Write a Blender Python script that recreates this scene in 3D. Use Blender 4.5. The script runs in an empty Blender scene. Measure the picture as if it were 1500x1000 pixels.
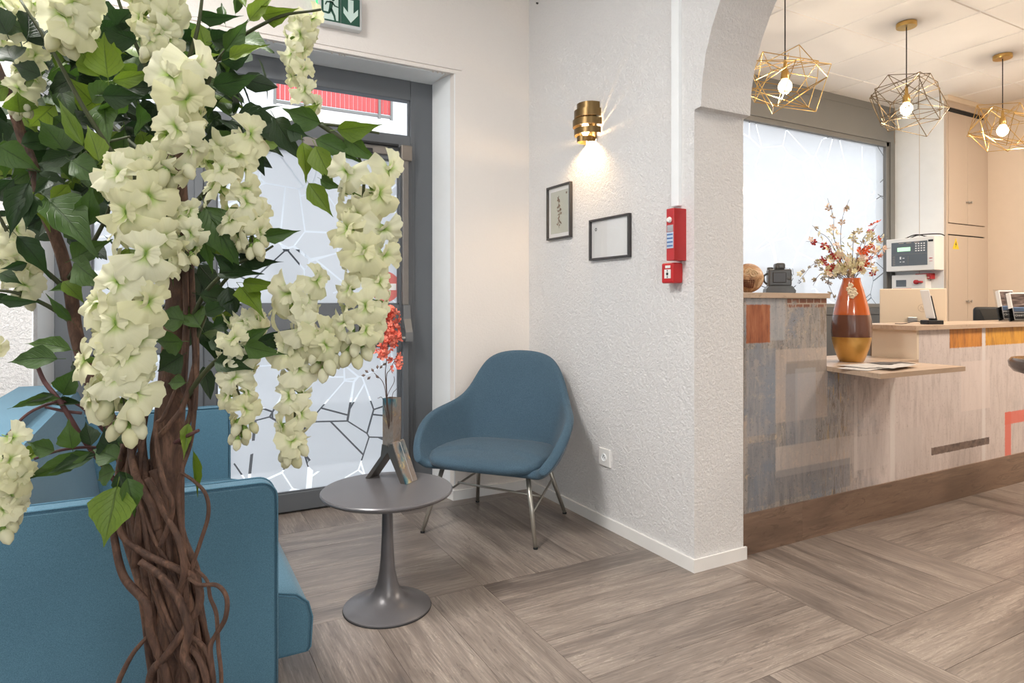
import bpy, bmesh, math, random
from mathutils import Vector, Matrix, noise
random.seed(7)
S = bpy.context.scene
COL = S.collection
CAM_H = 1.2
F = 939.0
SN, CN = math.sin(math.radians(28.5)), math.cos(math.radians(28.5))

# ---------------------------------------------------------------- camera, world, exposure
cam_d = bpy.data.cameras.new('camera'); cam = bpy.data.objects.new('camera', cam_d); COL.objects.link(cam)
cam.location = (0, 0, CAM_H); cam.rotation_euler = (math.radians(90), 0, math.radians(-28.5))
cam_d.sensor_width = 36; cam_d.lens = F / 1500 * 36; cam_d.shift_y = -0.038; cam_d.clip_start = 0.05; cam_d.clip_end = 200
S.camera = cam
S.view_settings.view_transform = 'Standard'; S.view_settings.look = 'None'
S.view_settings.gamma = 1; S.view_settings.use_curve_mapping = False
S.view_settings.exposure = 0.0
S.cycles.use_denoising = True
S.cycles.max_bounces = 8; S.cycles.diffuse_bounces = 5; S.cycles.transparent_max_bounces = 16
S.cycles.transmission_bounces = 6; S.cycles.sample_clamp_indirect = 6
S.cycles.caustics_reflective = False; S.cycles.caustics_refractive = False
w = bpy.data.worlds.new('world'); S.world = w; w.use_nodes = True
bg = w.node_tree.nodes['Background']; bg.inputs[0].default_value = (0.94, 0.97, 1.0, 1); bg.inputs[1].default_value = 3.1

def light(name, kind, loc, energy, color, size=None, rot=(0, 0, 0), sy=None, portal=False, spread=None):
    d = bpy.data.lights.new(name, kind); d.energy = energy; d.color = color
    if kind == 'AREA':
        d.shape = 'RECTANGLE'; d.size = size; d.size_y = sy or size
        if portal: d.cycles.is_portal = True
        if spread: d.spread = spread
    elif size: d.shadow_soft_size = size
    o = bpy.data.objects.new(name, d); o.location = loc; o.rotation_euler = rot; COL.objects.link(o); return o
R = math.radians
# daylight openings (portals guide the sky light, they emit nothing)
light('door_portal', 'AREA', (0.5, 3.99, 1.3), 1, (1, 1, 1), 2.1, (R(-90), 0, 0), 2.6, portal=True)
light('window_portal', 'AREA', (4.4, 3.99, 1.95), 1, (1, 1, 1), 4.0, (R(-90), 0, 0), 1.7, portal=True)
light('rear_portal', 'AREA', (0.2, -3.25, 1.6), 1, (1, 1, 1), 2.6, (R(90), 0, 0), 2.2, portal=True)
# unseen fill lights added under both ceilings to brighten lounge and reception
light('lounge_fill_light', 'AREA', (-0.7, 1.75, 3.26), 105, (1.0, 0.97, 0.94), 0.7, (0, 0, 0), 0.7)
light('lounge_fill_light', 'AREA', (0.2, -1.9, 3.26), 65, (1.0, 0.93, 0.85), 1.0, (0, 0, 0), 1.0)
light('reception_fill_light', 'AREA', (4.4, 0.9, 3.1), 55, (1.0, 0.86, 0.73), 0.6, (0, 0, 0), 0.6)
light('reception_fill_light', 'AREA', (6.3, 0.9, 3.1), 80, (1.0, 0.86, 0.73), 0.6, (0, 0, 0), 0.6)

# ---------------------------------------------------------------- picture-to-world helpers
def P(x, y, d):
    t = (x - 750) / F
    return Vector((d * (SN + CN * t), d * (CN - SN * t), CAM_H - (y - 443) / F * d))
def onX(x, y, X0): return P(x, y, X0 / (SN + CN * (x - 750) / F))
def onY(x, y, Y0): return P(x, y, Y0 / (CN - SN * (x - 750) / F))
def onZ(x, y, Z0): return P(x, y, (CAM_H - Z0) * F / (y - 443))

# ---------------------------------------------------------------- object helpers
WM = {}
def thing(name, label, cat, loc=(0, 0, 0), rotz=0, group=None):
    o = bpy.data.objects.new(name, None); COL.objects.link(o); o.empty_display_size = .1
    o.location = loc; o.rotation_euler = (0, 0, rotz); o['label'] = label; o['category'] = cat
    if group: o['group'] = group
    WM[o] = Matrix.Translation(loc) @ Matrix.Rotation(rotz, 4, 'Z')
    return o
def me_of(bm, name, m=None, smooth=False):
    me = bpy.data.meshes.new(name); bm.normal_update(); bm.to_mesh(me); bm.free()
    for x in (m if isinstance(m, (list, tuple)) else [m]):
        if x: me.materials.append(x)
    if smooth:
        me.polygons.foreach_set('use_smooth', [True] * len(me.polygons))
        if smooth is not True: me.set_sharp_from_angle(angle=R(smooth))
    return me
def obj(name, bm, m, parent=None, smooth=False, world=True, kind=None, label=None):
    """one mesh object; world=True: the shape is given in world coordinates"""
    if parent is not None and world:
        bm.transform(WM.get(parent, Matrix()).inverted())
    o = bpy.data.objects.new(name, me_of(bm, name, m, smooth)); COL.objects.link(o)
    if parent is not None:
        o.parent = parent; WM[o] = WM.get(parent, Matrix())
    else: WM[o] = Matrix()
    if kind: o['kind'] = kind
    if label: o['label'] = label
    return o
def tag(o, label, cat, group=None):
    o['label'] = label; o['category'] = cat
    if group: o['group'] = group
    # move the origin to the middle of the bottom
    vs = [v.co for v in o.data.vertices]
    lo = [min(v[i] for v in vs) for i in range(3)]; hi = [max(v[i] for v in vs) for i in range(3)]
    c = Vector(((lo[0] + hi[0]) / 2, (lo[1] + hi[1]) / 2, lo[2]))
    o.data.transform(Matrix.Translation(-c)); o.location = c
    return o
def mod(o, kind, **k):
    m = o.modifiers.new(kind, kind)
    for a, b in k.items(): setattr(m, a, b)
    return m
def box(bm, x0, x1, y0, y1, z0, z1, bev=0, seg=2, rot=None, mi=0):
    g = bmesh.ops.create_cube(bm, size=1)['verts']
    M = Matrix.Translation(((x0 + x1) / 2, (y0 + y1) / 2, (z0 + z1) / 2)) @ Matrix.Diagonal((x1 - x0, y1 - y0, z1 - z0, 1))
    bmesh.ops.transform(bm, matrix=M, verts=g)
    fs = list({f for v in g for f in v.link_faces})
    if bev:
        r = bmesh.ops.bevel(bm, geom=list({e for v in g for e in v.link_edges}), offset=bev, segments=seg, affect='EDGES', profile=.5)
        fs = [f for f in r['faces']] + [f for f in fs if f.is_valid]
        fs = list({f for f in fs if f.is_valid}); g = list({v for f in fs for v in f.verts})
    if rot is not None: bmesh.ops.transform(bm, matrix=rot, verts=g)
    for f in fs:
        if f.is_valid: f.material_index = mi
    return g
def BX(*a, **k):
    bm = bmesh.new(); box(bm, *a, **k); return bm
def lathe(bm, prof, n=32, c=(0, 0, 0), axis=None, mi=0):
    rings = []
    for r, z in prof:
        if r < 1e-6: rings.append([bm.verts.new((0, 0, z))])
        else: rings.append([bm.verts.new((r * math.cos(2 * math.pi * i / n), r * math.sin(2 * math.pi * i / n), z)) for i in range(n)])
    for a, b in zip(rings, rings[1:]):
        for i in range(n):
            j = (i + 1) % n
            if len(a) == 1 and len(b) == 1: continue
            if len(a) == 1: f = bm.faces.new((a[0], b[i], b[j]))
            elif len(b) == 1: f = bm.faces.new((a[i], a[j], b[0]))
            else: f = bm.faces.new((a[i], a[j], b[j], b[i]))
            f.material_index = mi
    vs = [v for r in rings for v in r]
    M = Matrix.Translation(c)
    if axis is not None: M = M @ Vector((0, 0, 1)).rotation_difference(Vector(axis)).to_matrix().to_4x4()
    bmesh.ops.transform(bm, matrix=M, verts=vs)
    return vs
def spline(pts, n=6):
    pts = [Vector(p) for p in pts]
    if len(pts) < 3: return pts
    out = []
    ext = [pts[0] * 2 - pts[1]] + pts + [pts[-1] * 2 - pts[-2]]
    for i in range(1, len(ext) - 2):
        a, b, c, d = ext[i - 1:i + 3]
        for k in range(n):
            t = k / n
            out.append(.5 * ((2 * b) + (c - a) * t + (2 * a - 5 * b + 4 * c - d) * t * t + (3 * b - a - 3 * c + d) * t ** 3))
    out.append(pts[-1]); return out
def tube(bm, pts, rad, n=8, mi=0, cap=True):
    pts = [Vector(p) for p in pts]; N = len(pts)
    rads = rad if isinstance(rad, (list, tuple)) else [rad] * N
    if len(rads) != N:
        rr = []
        for i in range(N):
            t = i / (N - 1) * (len(rads) - 1); k = min(int(t), len(rads) - 2)
            rr.append(rads[k] + (rads[k + 1] - rads[k]) * (t - k))
        rads = rr
    T = (pts[1] - pts[0]).normalized(); U = T.orthogonal().normalized(); rings = []
    for i in range(N):
        T2 = (pts[min(i + 1, N - 1)] - pts[max(i - 1, 0)])
        if T2.length < 1e-9: T2 = T
        T2.normalize(); U = (T.rotation_difference(T2) @ U); U = (U - T2 * U.dot(T2)).normalized(); T = T2
        V = T.cross(U)
        rings.append([bm.verts.new(pts[i] + (U * math.cos(2 * math.pi * k / n) + V * math.sin(2 * math.pi * k / n)) * rads[i]) for k in range(n)])
    for a, b in zip(rings, rings[1:]):
        for k in range(n):
            f = bm.faces.new((a[k], a[(k + 1) % n], b[(k + 1) % n], b[k])); f.material_index = mi
    if cap:
        f = bm.faces.new(rings[0][::-1]); f.material_index = mi
        f = bm.faces.new(rings[-1]); f.material_index = mi
def prism(bm, poly, axis, a0, a1, mi=0):
    """poly: 2-D points; axis: 'X' poly=(Y,Z), 'Y' poly=(X,Z), 'Z' poly=(X,Y)"""
    def mk(p, a):
        return {'X': (a, p[0], p[1]), 'Y': (p[0], a, p[1]), 'Z': (p[0], p[1], a)}[axis]
    A = [bm.verts.new(mk(p, a0)) for p in poly]; B = [bm.verts.new(mk(p, a1)) for p in poly]
    fs = [bm.faces.new(A), bm.faces.new(B[::-1])]
    n = len(poly)
    for i in range(n): fs.append(bm.faces.new((A[i], B[i], B[(i + 1) % n], A[(i + 1) % n])))
    for f in fs: f.material_index = mi
    for f in fs: f.normal_update()
    bmesh.ops.triangulate(bm, faces=fs[:2])
    bmesh.ops.recalc_face_normals(bm, faces=[f for f in bm.faces])

# ---------------------------------------------------------------- material helpers
def srgb(r, g, b):
    f = lambda c: ((c / 255 + .055) / 1.055) ** 2.4 if c / 255 > .04045 else c / 255 / 12.92
    return (f(r), f(g), f(b), 1)
class NT:
    def __init__(s, name):
        s.m = bpy.data.materials.new(name); s.m.use_nodes = True; s.t = s.m.node_tree; s.n = s.t.nodes; s.l = s.t.links
        s.p = s.n['Principled BSDF']; s.out = s.n['Material Output']
    def new(s, t, **k):
        n = s.n.new(t)
        for a, b in k.items(): setattr(n, a, b)
        return n
    def set(s, sock, v):
        if isinstance(v, bpy.types.NodeSocket): s.l.new(v, sock)
        elif v is not None: sock.default_value = v
    def math(s, op, a, b=None, c=None, clamp=False):
        n = s.new('ShaderNodeMath', operation=op, use_clamp=clamp); s.set(n.inputs[0], a)
        if b is not None: s.set(n.inputs[1], b)
        if c is not None: s.set(n.inputs[2], c)
        return n.outputs[0]
    def mix(s, f, a, b, blend='MIX'):
        n = s.new('ShaderNodeMix', data_type='RGBA', blend_type=blend); s.set(n.inputs[0], f); s.set(n.inputs[6], a); s.set(n.inputs[7], b); return n.outputs[2]
    def coord(s, which='Object', scale=None, loc=None, rot=None):
        c = s.new('ShaderNodeTexCoord').outputs[which]
        if scale or loc or rot:
            m = s.new('ShaderNodeMapping'); s.l.new(c, m.inputs[0])
            if scale: m.inputs[3].default_value = scale
            if loc is not None: m.inputs[1].default_value = loc
            if rot: m.inputs[2].default_value = rot
            return m.outputs[0]
        return c
    def noise(s, vec, scale=5, detail=3, rough=.5, dist=0):
        n = s.new('ShaderNodeTexNoise'); s.set(n.inputs['Vector'], vec); n.inputs['Scale'].default_value = scale
        n.inputs['Detail'].default_value = detail; n.inputs['Roughness'].default_value = rough; n.inputs['Distortion'].default_value = dist
        return n.outputs[0]
    def ramp(s, f, stops):
        n = s.new('ShaderNodeValToRGB'); s.set(n.inputs[0], f); e = n.color_ramp.elements
        while len(e) < len(stops): e.new(.5)
        for q, (p, c) in zip(e, stops): q.position = p; q.color = c if len(c) == 4 else (*c, 1)
        return n.outputs[0]
    def smooth(s, f, a, b):
        n = s.new('ShaderNodeMapRange', interpolation_type='SMOOTHSTEP'); s.set(n.inputs[0], f); n.inputs[1].default_value = a; n.inputs[2].default_value = b; return n.outputs[0]
    def bump(s, h, strength=.3, dist=.01):
        n = s.new('ShaderNodeBump'); s.set(n.inputs['Height'], h); n.inputs['Strength'].default_value = strength; n.inputs['Distance'].default_value = dist
        s.l.new(n.outputs[0], s.p.inputs['Normal']); return n.outputs[0]
    def base(s, c, rough=.5, metal=0, **k):
        s.set(s.p.inputs['Base Color'], c); s.set(s.p.inputs['Roughness'], rough); s.p.inputs['Metallic'].default_value = metal
        for a, b in k.items(): s.set(s.p.inputs[a.replace('_', ' ')], b)
        return s
    def sep(s, v):
        n = s.new('ShaderNodeSeparateXYZ'); s.l.new(v, n.inputs[0]); return n.outputs
def plain(name, c, rough=.5, metal=0, var=.06, scale=12, bump=0, bscale=80, **k):
    N = NT(name); co = N.coord()
    n = N.noise(co, scale, 3)
    dark = tuple(x * (1 - var * 2) for x in c[:3]) + (1,); lite = tuple(min(1, x * (1 + var)) for x in c[:3]) + (1,)
    N.base(N.mix(n, dark, lite), rough, metal, **k)
    if bump: N.bump(N.noise(co, bscale, 3), bump, .004)
    return N.m
def emit(name, c, s):
    N = NT(name); N.base(c, .4); N.p.inputs['Emission Color'].default_value = c; N.p.inputs['Emission Strength'].default_value = s; return N.m

def plaster(name, c, strength=.55, scale=72, dist=.012):
    N = NT(name); co = N.coord()
    a = N.noise(co, scale, 5, .6, .6); b = N.noise(co, scale * .35, 3, .5, .3); e = N.noise(co, scale * 3.2, 2)
    h = N.math('ADD', N.math('MULTIPLY', N.smooth(a, .38, .62), .7), N.math('ADD', N.math('MULTIPLY', b, .7), N.math('MULTIPLY', e, .25)))
    N.base(N.mix(N.noise(co, 2, 2), tuple(x * .97 for x in c[:3]) + (1,), c), .85)
    N.bump(h, strength, dist); return N.m
M = {}
M['plaster'] = plaster('rough_plaster', srgb(236, 235, 234))
M['plaster_fine'] = plaster('fine_plaster', srgb(236, 230, 224), .25, 80, .006)
M['smooth_white'] = plain('smooth_white_paint', srgb(244, 247, 248), .6, bump=.12, bscale=40, var=.02)
M['white'] = plain('white_paint', srgb(240, 239, 236), .45, var=.02)
M['gray_metal'] = plain('grey_powder_coated_aluminium', srgb(98, 102, 106), .45, .2, var=.05, scale=3)
M['gray_metal2'] = plain('grey_panel_paint', srgb(128, 128, 126), .5, .1, var=.04, scale=3)
M['steel'] = plain('brushed_steel', srgb(190, 190, 188), .3, .9, var=.03)
M['dark_gap'] = plain('rubber_and_gap_shade', srgb(28, 30, 32), .7)
M['black'] = plain('black_plastic', srgb(30, 31, 33), .45)
M['tan'] = plain('beige_cabinet_laminate', srgb(198, 182, 166), .55, var=.02, scale=2)
M['tan_wall'] = plain('beige_wall_paint', srgb(230, 214, 196), .8, var=.02, bump=.1, bscale=150)
M['cream'] = plain('cream_laminate', srgb(232, 216, 194), .5, var=.02, scale=2)
M['brass'] = plain('brushed_gold_metal', srgb(206, 170, 104), .28, 1.0, var=.05, scale=30)
M['bronze'] = plain('dark_bronze_metal', srgb(120, 98, 64), .35, .9, var=.12, scale=30)
M['darkwire'] = plain('dark_brass_wire', srgb(120, 104, 80), .35, .9)
M['cord'] = plain('black_textile_cord', srgb(26, 25, 25), .8)
M['red'] = plain('red_plastic', srgb(190, 32, 36), .35, var=.05)
M['ceiling_tile'] = plain('mineral_ceiling_tile', srgb(240, 236, 231), .9, var=.01, bump=.1, bscale=220)
M['ceiling_white'] = plain('white_ceiling_paint', srgb(238, 236, 233), .9, var=.01)
M['table'] = plain('anthracite_lacquer', srgb(104, 102, 104), .3, .15, var=.05, scale=9)
M['leg'] = plain('champagne_metal', srgb(176, 172, 162), .34, .75, var=.04)

def fabric(name, c, c2, wscale=420, rough=.9):
    N = NT(name); co = N.coord()
    n1 = N.noise(N.coord(scale=(1, 1, 5)), wscale, 2, .6); n2 = N.noise(N.coord(scale=(5, 1, 1)), wscale * .8, 2, .6); n3 = N.noise(co, 6, 3)
    f = N.math('ADD', N.math('MULTIPLY', n1, .5), N.math('MULTIPLY', n2, .5))
    col = N.mix(N.smooth(f, .38, .62), c, c2)
    N.base(N.mix(N.math('MULTIPLY', n3, .25), col, tuple(x * .75 for x in c[:3]) + (1,)), rough)
    N.p.inputs['Sheen Weight'].default_value = .12; N.p.inputs['Sheen Roughness'].default_value = .4
    N.bump(f, .35, .0015); return N.m
M['sofa'] = fabric('sky_blue_woven_fabric', srgb(60, 98, 119), srgb(92, 134, 154))
M['chairfab'] = fabric('steel_blue_woven_fabric', srgb(44, 70, 86), srgb(86, 112, 130), 330)

def oak(name, tones, streak=.5, along='x', scale=1.0, pale=srgb(190, 178, 165)):
    """wood with the grain along local x"""
    N = NT(name); r = N.new('ShaderNodeObjectInfo').outputs['Random']
    tc = N.new('ShaderNodeTexCoord').outputs['Object']
    off = N.new('ShaderNodeCombineXYZ'); N.set(off.inputs[0], N.math('MULTIPLY', r, 37.0)); N.set(off.inputs[1], N.math('MULTIPLY', r, 11.0)); N.set(off.inputs[2], N.math('MULTIPLY', r, 23.0))
    ad = N.new('ShaderNodeVectorMath', operation='ADD'); N.l.new(tc, ad.inputs[0]); N.l.new(off.outputs[0], ad.inputs[1])
    def mp(sc):
        m = N.new('ShaderNodeMapping'); N.l.new(ad.outputs[0], m.inputs[0]); m.inputs[3].default_value = [a * scale for a in sc]; return m.outputs[0]
    if along == 'x': s1, s2, s3 = (1.2, 7, 7), (5, 130, 60), (2.2, 18, 10)
    else: s1, s2, s3 = (7, 7, 1.2), (130, 60, 5), (18, 10, 2.2)
    n1 = N.noise(mp(s1), 1.0, 4, .6, .8)
    n2 = N.noise(mp(s2), 1.0, 3, .6)
    n3 = N.noise(mp(s3), 1.0, 4, .6, 1.5)
    rings = N.math('FRACT', N.math('MULTIPLY', n3, 14.0))
    rings = N.math('ABSOLUTE', N.math('SUBTRACT', rings, .5))
    ringm = N.math('MULTIPLY', N.smooth(rings, .36, .47), N.smooth(n2, .42, .58))
    ringm = N.math('MULTIPLY', ringm, N.smooth(n1, .42, .62))
    fine = N.smooth(n2, .52, .68)
    col = N.ramp(N.math('ADD', n1, N.math('MULTIPLY', N.math('SUBTRACT', r, .5), .13)), [(.3, tones[0]), (.5, tones[1]), (.68, tones[2])])
    col = N.mix(N.math('MULTIPLY', fine, streak * .45), col, pale)
    col = N.mix(N.math('MULTIPLY', ringm, streak), col, pale)
    col = N.mix(N.math('MULTIPLY', N.smooth(n2, .50, .32), .45), col, tones[0])
    n4 = N.noise(mp(tuple(q * 2.2 for q in s3)), 1.0, 5, .7, 2.0); col = N.mix(N.math('MULTIPLY', N.smooth(n4, .54, .64), .5), col, tuple(q * .72 for q in tones[0][:3]) + (1,))
    N.base(col, N.math('ADD', .24, N.math('MULTIPLY', n2, .22)))
    N.bump(N.math('SUBTRACT', n2, ringm), .12, .002)
    return N.m
M['floor'] = oak('limed_grey_oak_vinyl', (srgb(100, 90, 84), srgb(132, 120, 111), srgb(154, 142, 132)), .6)
M['floor'].node_tree.nodes['Principled BSDF'].inputs['Specular IOR Level'].default_value = .8
M['kick'] = oak('brown_walnut_laminate', (srgb(104, 84, 70), srgb(128, 105, 89), srgb(146, 122, 104)), .35, pale=srgb(168, 146, 126), scale=.8)
M['counter_top'] = oak('light_oak_laminate', (srgb(176, 152, 130), srgb(192, 168, 146), srgb(202, 180, 158)), .15, pale=srgb(212, 196, 176), scale=.8)
M['edge'] = plain('brown_laminate_edge', srgb(140, 118, 100), .5, var=.05)

# ================================================================= SETTING
def struct(name, bm, m, smooth=False):
    return obj(name, bm, m, None, smooth, kind='structure')
XR, XR2, YD, YF = 2.077, 2.386, 3.593, 3.84        # plaster wall faces, door wall face, glazing plane
CZ = 3.3
# floor slab and planks (basket weave: four planks to a square)
floor = struct('floor', BX(-1.5, 7.3, -3.2, 4.0, -.06, -.004), M['dark_gap'])
xs = [-1.85, -.83, .19, 1.19, 2.24, 3.21, 4.21, 5.21, 6.21, 7.21]; ys = [-3.7, -2.68, -1.66, -.63, .4, 1.42, 2.45, 3.48, 4.5]
plank_me = {}
def plank_mesh(L, W):
    k = (round(L, 3), round(W, 3))
    if k not in plank_me:
        bm = BX(-L / 2, L / 2, -W / 2, W / 2, -.004, 0); g = .0003
        for v in bm.verts:
            v.co.x -= math.copysign(g, v.co.x); v.co.y -= math.copysign(g, v.co.y)
            if v.co.z > -.001: v.co.x -= math.copysign(.0005, v.co.x); v.co.y -= math.copysign(.0005, v.co.y)
        plank_me[k] = me_of(bm, 'plank', M['floor'])
    return plank_me[k]
def put_plank(cx, cy, L, W, rz):
    o = bpy.data.objects.new('plank', plank_mesh(L, W)); COL.objects.link(o); o.parent = floor
    o.location = (cx, cy, 0); o.rotation_euler = (0, 0, rz); o['kind'] = 'structure'
for i in range(len(xs) - 1):
    for j in range(len(ys) - 1):
        x0, x1 = xs[i], xs[i + 1]; y0, y1 = ys[j], ys[j + 1]
        if x0 < -1.0 or y0 < -.2: continue
        # squares that the frame shows
        if y1 > 4.0 : y1 = min(y1, 3.95)
        alongx = (i + j) % 2 == 0
        if (xs[3], ys[5]) : alongx = ((i - 3) + (j - 5)) % 2 == 0      # square [1.19,2.24]x[1.42,2.45] runs along X
        for k in range(4):
            if alongx:
                W = (ys[j + 1] - y0) / 4; cy = y0 + W * (k + .5)
                if cy + W / 2 > 4.02: continue
                put_plank((x0 + x1) / 2, cy, x1 - x0, W, 0 if k % 2 else math.pi)
            else:
                W = (x1 - x0) / 4; put_plank(x0 + W * (k + .5), (y0 + y1) / 2, y1 - y0, W, math.pi / 2 * (1 if k % 2 else -1))

# right plaster wall with the archway
pts = [(3.95, 0), (2.123, 0), (2.123, 2.052), (2.118, 2.06), (2.083, 2.064)]
cyA, rA = 1.262, .82
for i in range(25):
    a = math.pi * i / 24; pts.append((cyA + rA * math.cos(a), 2.072 + rA * math.sin(a)))
pts += [(.44, 2.064), (.40, 2.06), (.40, 0), (-3.2, 0), (-3.2, CZ), (3.95, CZ)]
bm = bmesh.new(); prism(bm, pts, 'X', XR, XR2); struct('wall_right', bm, M['plaster'])
# door wall
bm = bmesh.new(); prism(bm, [(1.55, YD), (1.507, YF + .02), (1.507, 3.95), (XR + .01, 3.95), (XR + .01, YD)], 'Z', 0, 2.6)
struct('wall_pier', bm, M['plaster_fine'])
bm = bmesh.new(); prism(bm, [(-.52, YD), (-.475, YF + .02), (-.475, 3.95), (-1.4, 3.95), (-1.4, YD)], 'Z', 0, 2.6)
struct('wall_front', bm, M['plaster'])
struct('wall_lintel', BX(-1.4, XR + .01, YD, 3.95, 2.598, CZ), M['plaster_fine'])
# smooth paint of the reveal: thin skins on the splayed faces
bm = bmesh.new(); prism(bm, [(1.5515, YD - .0015), (1.505, YF - .002), (1.509, YF - .002), (1.556, YD - .0015)], 'Z', .075, 2.6); struct('trim_1', bm, M['smooth_white'])
bm = bmesh.new(); prism(bm, [(-.5215, YD - .0015), (-.4735, YF - .002), (-.478, YF - .002), (-.526, YD - .0015)], 'Z', 0, 2.6); struct('trim_2', bm, M['smooth_white'])
bm = BX(-.47, 1.50, YD + .03, YF - .002, 2.588, 2.5985)
struct('trim_3', bm, M['smooth_white'])
bm = bmesh.new(); box(bm, -.56, 1.60, YD - .008, YD + .012, 2.615, 2.632, .003); box(bm, -.54, 1.56, YD - .006, YD + .02, 2.59, 2.603, .002)
for k, X in enumerate([.45, .48, .51, .82, .86, .875, .89, 1.42, 1.45, 1.48, 1.50]):
    box(bm, X, X + .007, YD + .012, YD + .03, 2.586, 2.5925)
struct('trim_4', bm, M['plaster_fine'])
# other shell faces
struct('wall_left', BX(-1.5, -1.38, -3.2, 3.95, 0, CZ), M['plaster'])
bm = bmesh.new(); prism(bm, [(-1.5, 0), (XR, 0), (XR, CZ), (-1.5, CZ)], 'Y', -3.2, -3.19)
bm.free(); bm = bmesh.new()
for a in ((-1.5, -1.1, 0, CZ), (1.5, 7.3, 0, CZ), (-1.1, 1.5, 0, .5), (-1.1, 1.5, 2.7, CZ)): box(bm, a[0], a[1], -3.3, -3.2, a[2], a[3])
struct('wall_back', bm, M['smooth_white'])
struct('ceiling', BX(-1.5, XR + .02, -3.3, 3.95, CZ, CZ + .1), M['ceiling_white'])
struct('wall_east', BX(7.16, 7.3, -3.2, 3.95, 0, CZ), M['tan_wall'])
# skirting
def skirt(name, poly): bm = bmesh.new(); prism(bm, poly, 'Z', 0, .058); struct(name, bm, M['white'])
skirt('baseboard_right', [(XR - .012, YD), (XR - .012, 2.111), (XR2 + .012, 2.111), (XR2 + .012, 2.121), (XR + .001, 2.121), (XR + .001, YD)])
skirt('baseboard_pier', [(1.54, YD - .012), (XR, YD - .012), (XR, YD + .002), (1.552, YD + .002), (1.51, YF - .005), (1.495, YF - .005)])
skirt('baseboard_front', [(-.51, YD - .012), (-1.38, YD - .012), (-1.38, YD + .002), (-.51, YD + .002)])
# reception ceiling: grid, tiles
RZ = 3.14
rc = struct('ceiling_grid', BX(XR2 - .01, 7.2, -3.2, 3.95, RZ + .004, RZ + .03), M['ceiling_white'])
tile_bm = BX(-.2925, .2925, -.2925, .2925, 0, .006)
for v in tile_bm.verts:
    if v.co.z < .001: v.co.x *= .985; v.co.y *= .985
tile_me = me_of(tile_bm, 'ceiling_tile', M['ceiling_tile'])
for i in range(-3, 6):
    for j in range(-4, 3):
        cx = 4.19 + .6 * (i + .5); cy = 2.86 + .6 * (j + .5)
        if cx < XR2 + .28 or cx > 7.0 or cy > 3.9: continue
        o = bpy.data.objects.new('ceiling_tile', tile_me); COL.objects.link(o); o.parent = rc; o.location = (cx, cy, RZ - .002); o['kind'] = 'structure'
        if cy + .3 > 3.85: o.scale = (1, .6, 1); o.location.y = 3.46 + .19
# reception window wall: dark header, frame, lower panels
bm = bmesh.new(); box(bm, XR2, 6.40, 3.80, 3.95, 2.79, RZ); box(bm, XR2, 6.42, 3.795, 3.80, 3.07, 3.085)
box(bm, 6.345, 6.42, 3.80, 3.95, 0, 2.79)
struct('window_header', bm, M['gray_metal2'])
bm = bmesh.new()
for a in ((XR2, 6.345, 2.746, 2.80), (XR2, 6.345, 1.15, 1.19), (6.30, 6.35, 1.15, 2.80), (XR2, XR2 + .05, 1.15, 2.8)):
    box(bm, a[0], a[1], 3.815, 3.88, a[2], a[3], .004, 1)
struct('window_2', bm, M['gray_metal2'])
bm = bmesh.new(); box(bm, XR2, 6.42, 3.80, 3.95, 0, 1.15, 0)
box(bm, XR2, 6.42, 3.79, 3.80, 1.085, 1.15, .003, 1)
struct('window_base_panel', bm, M['gray_metal'])

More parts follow.
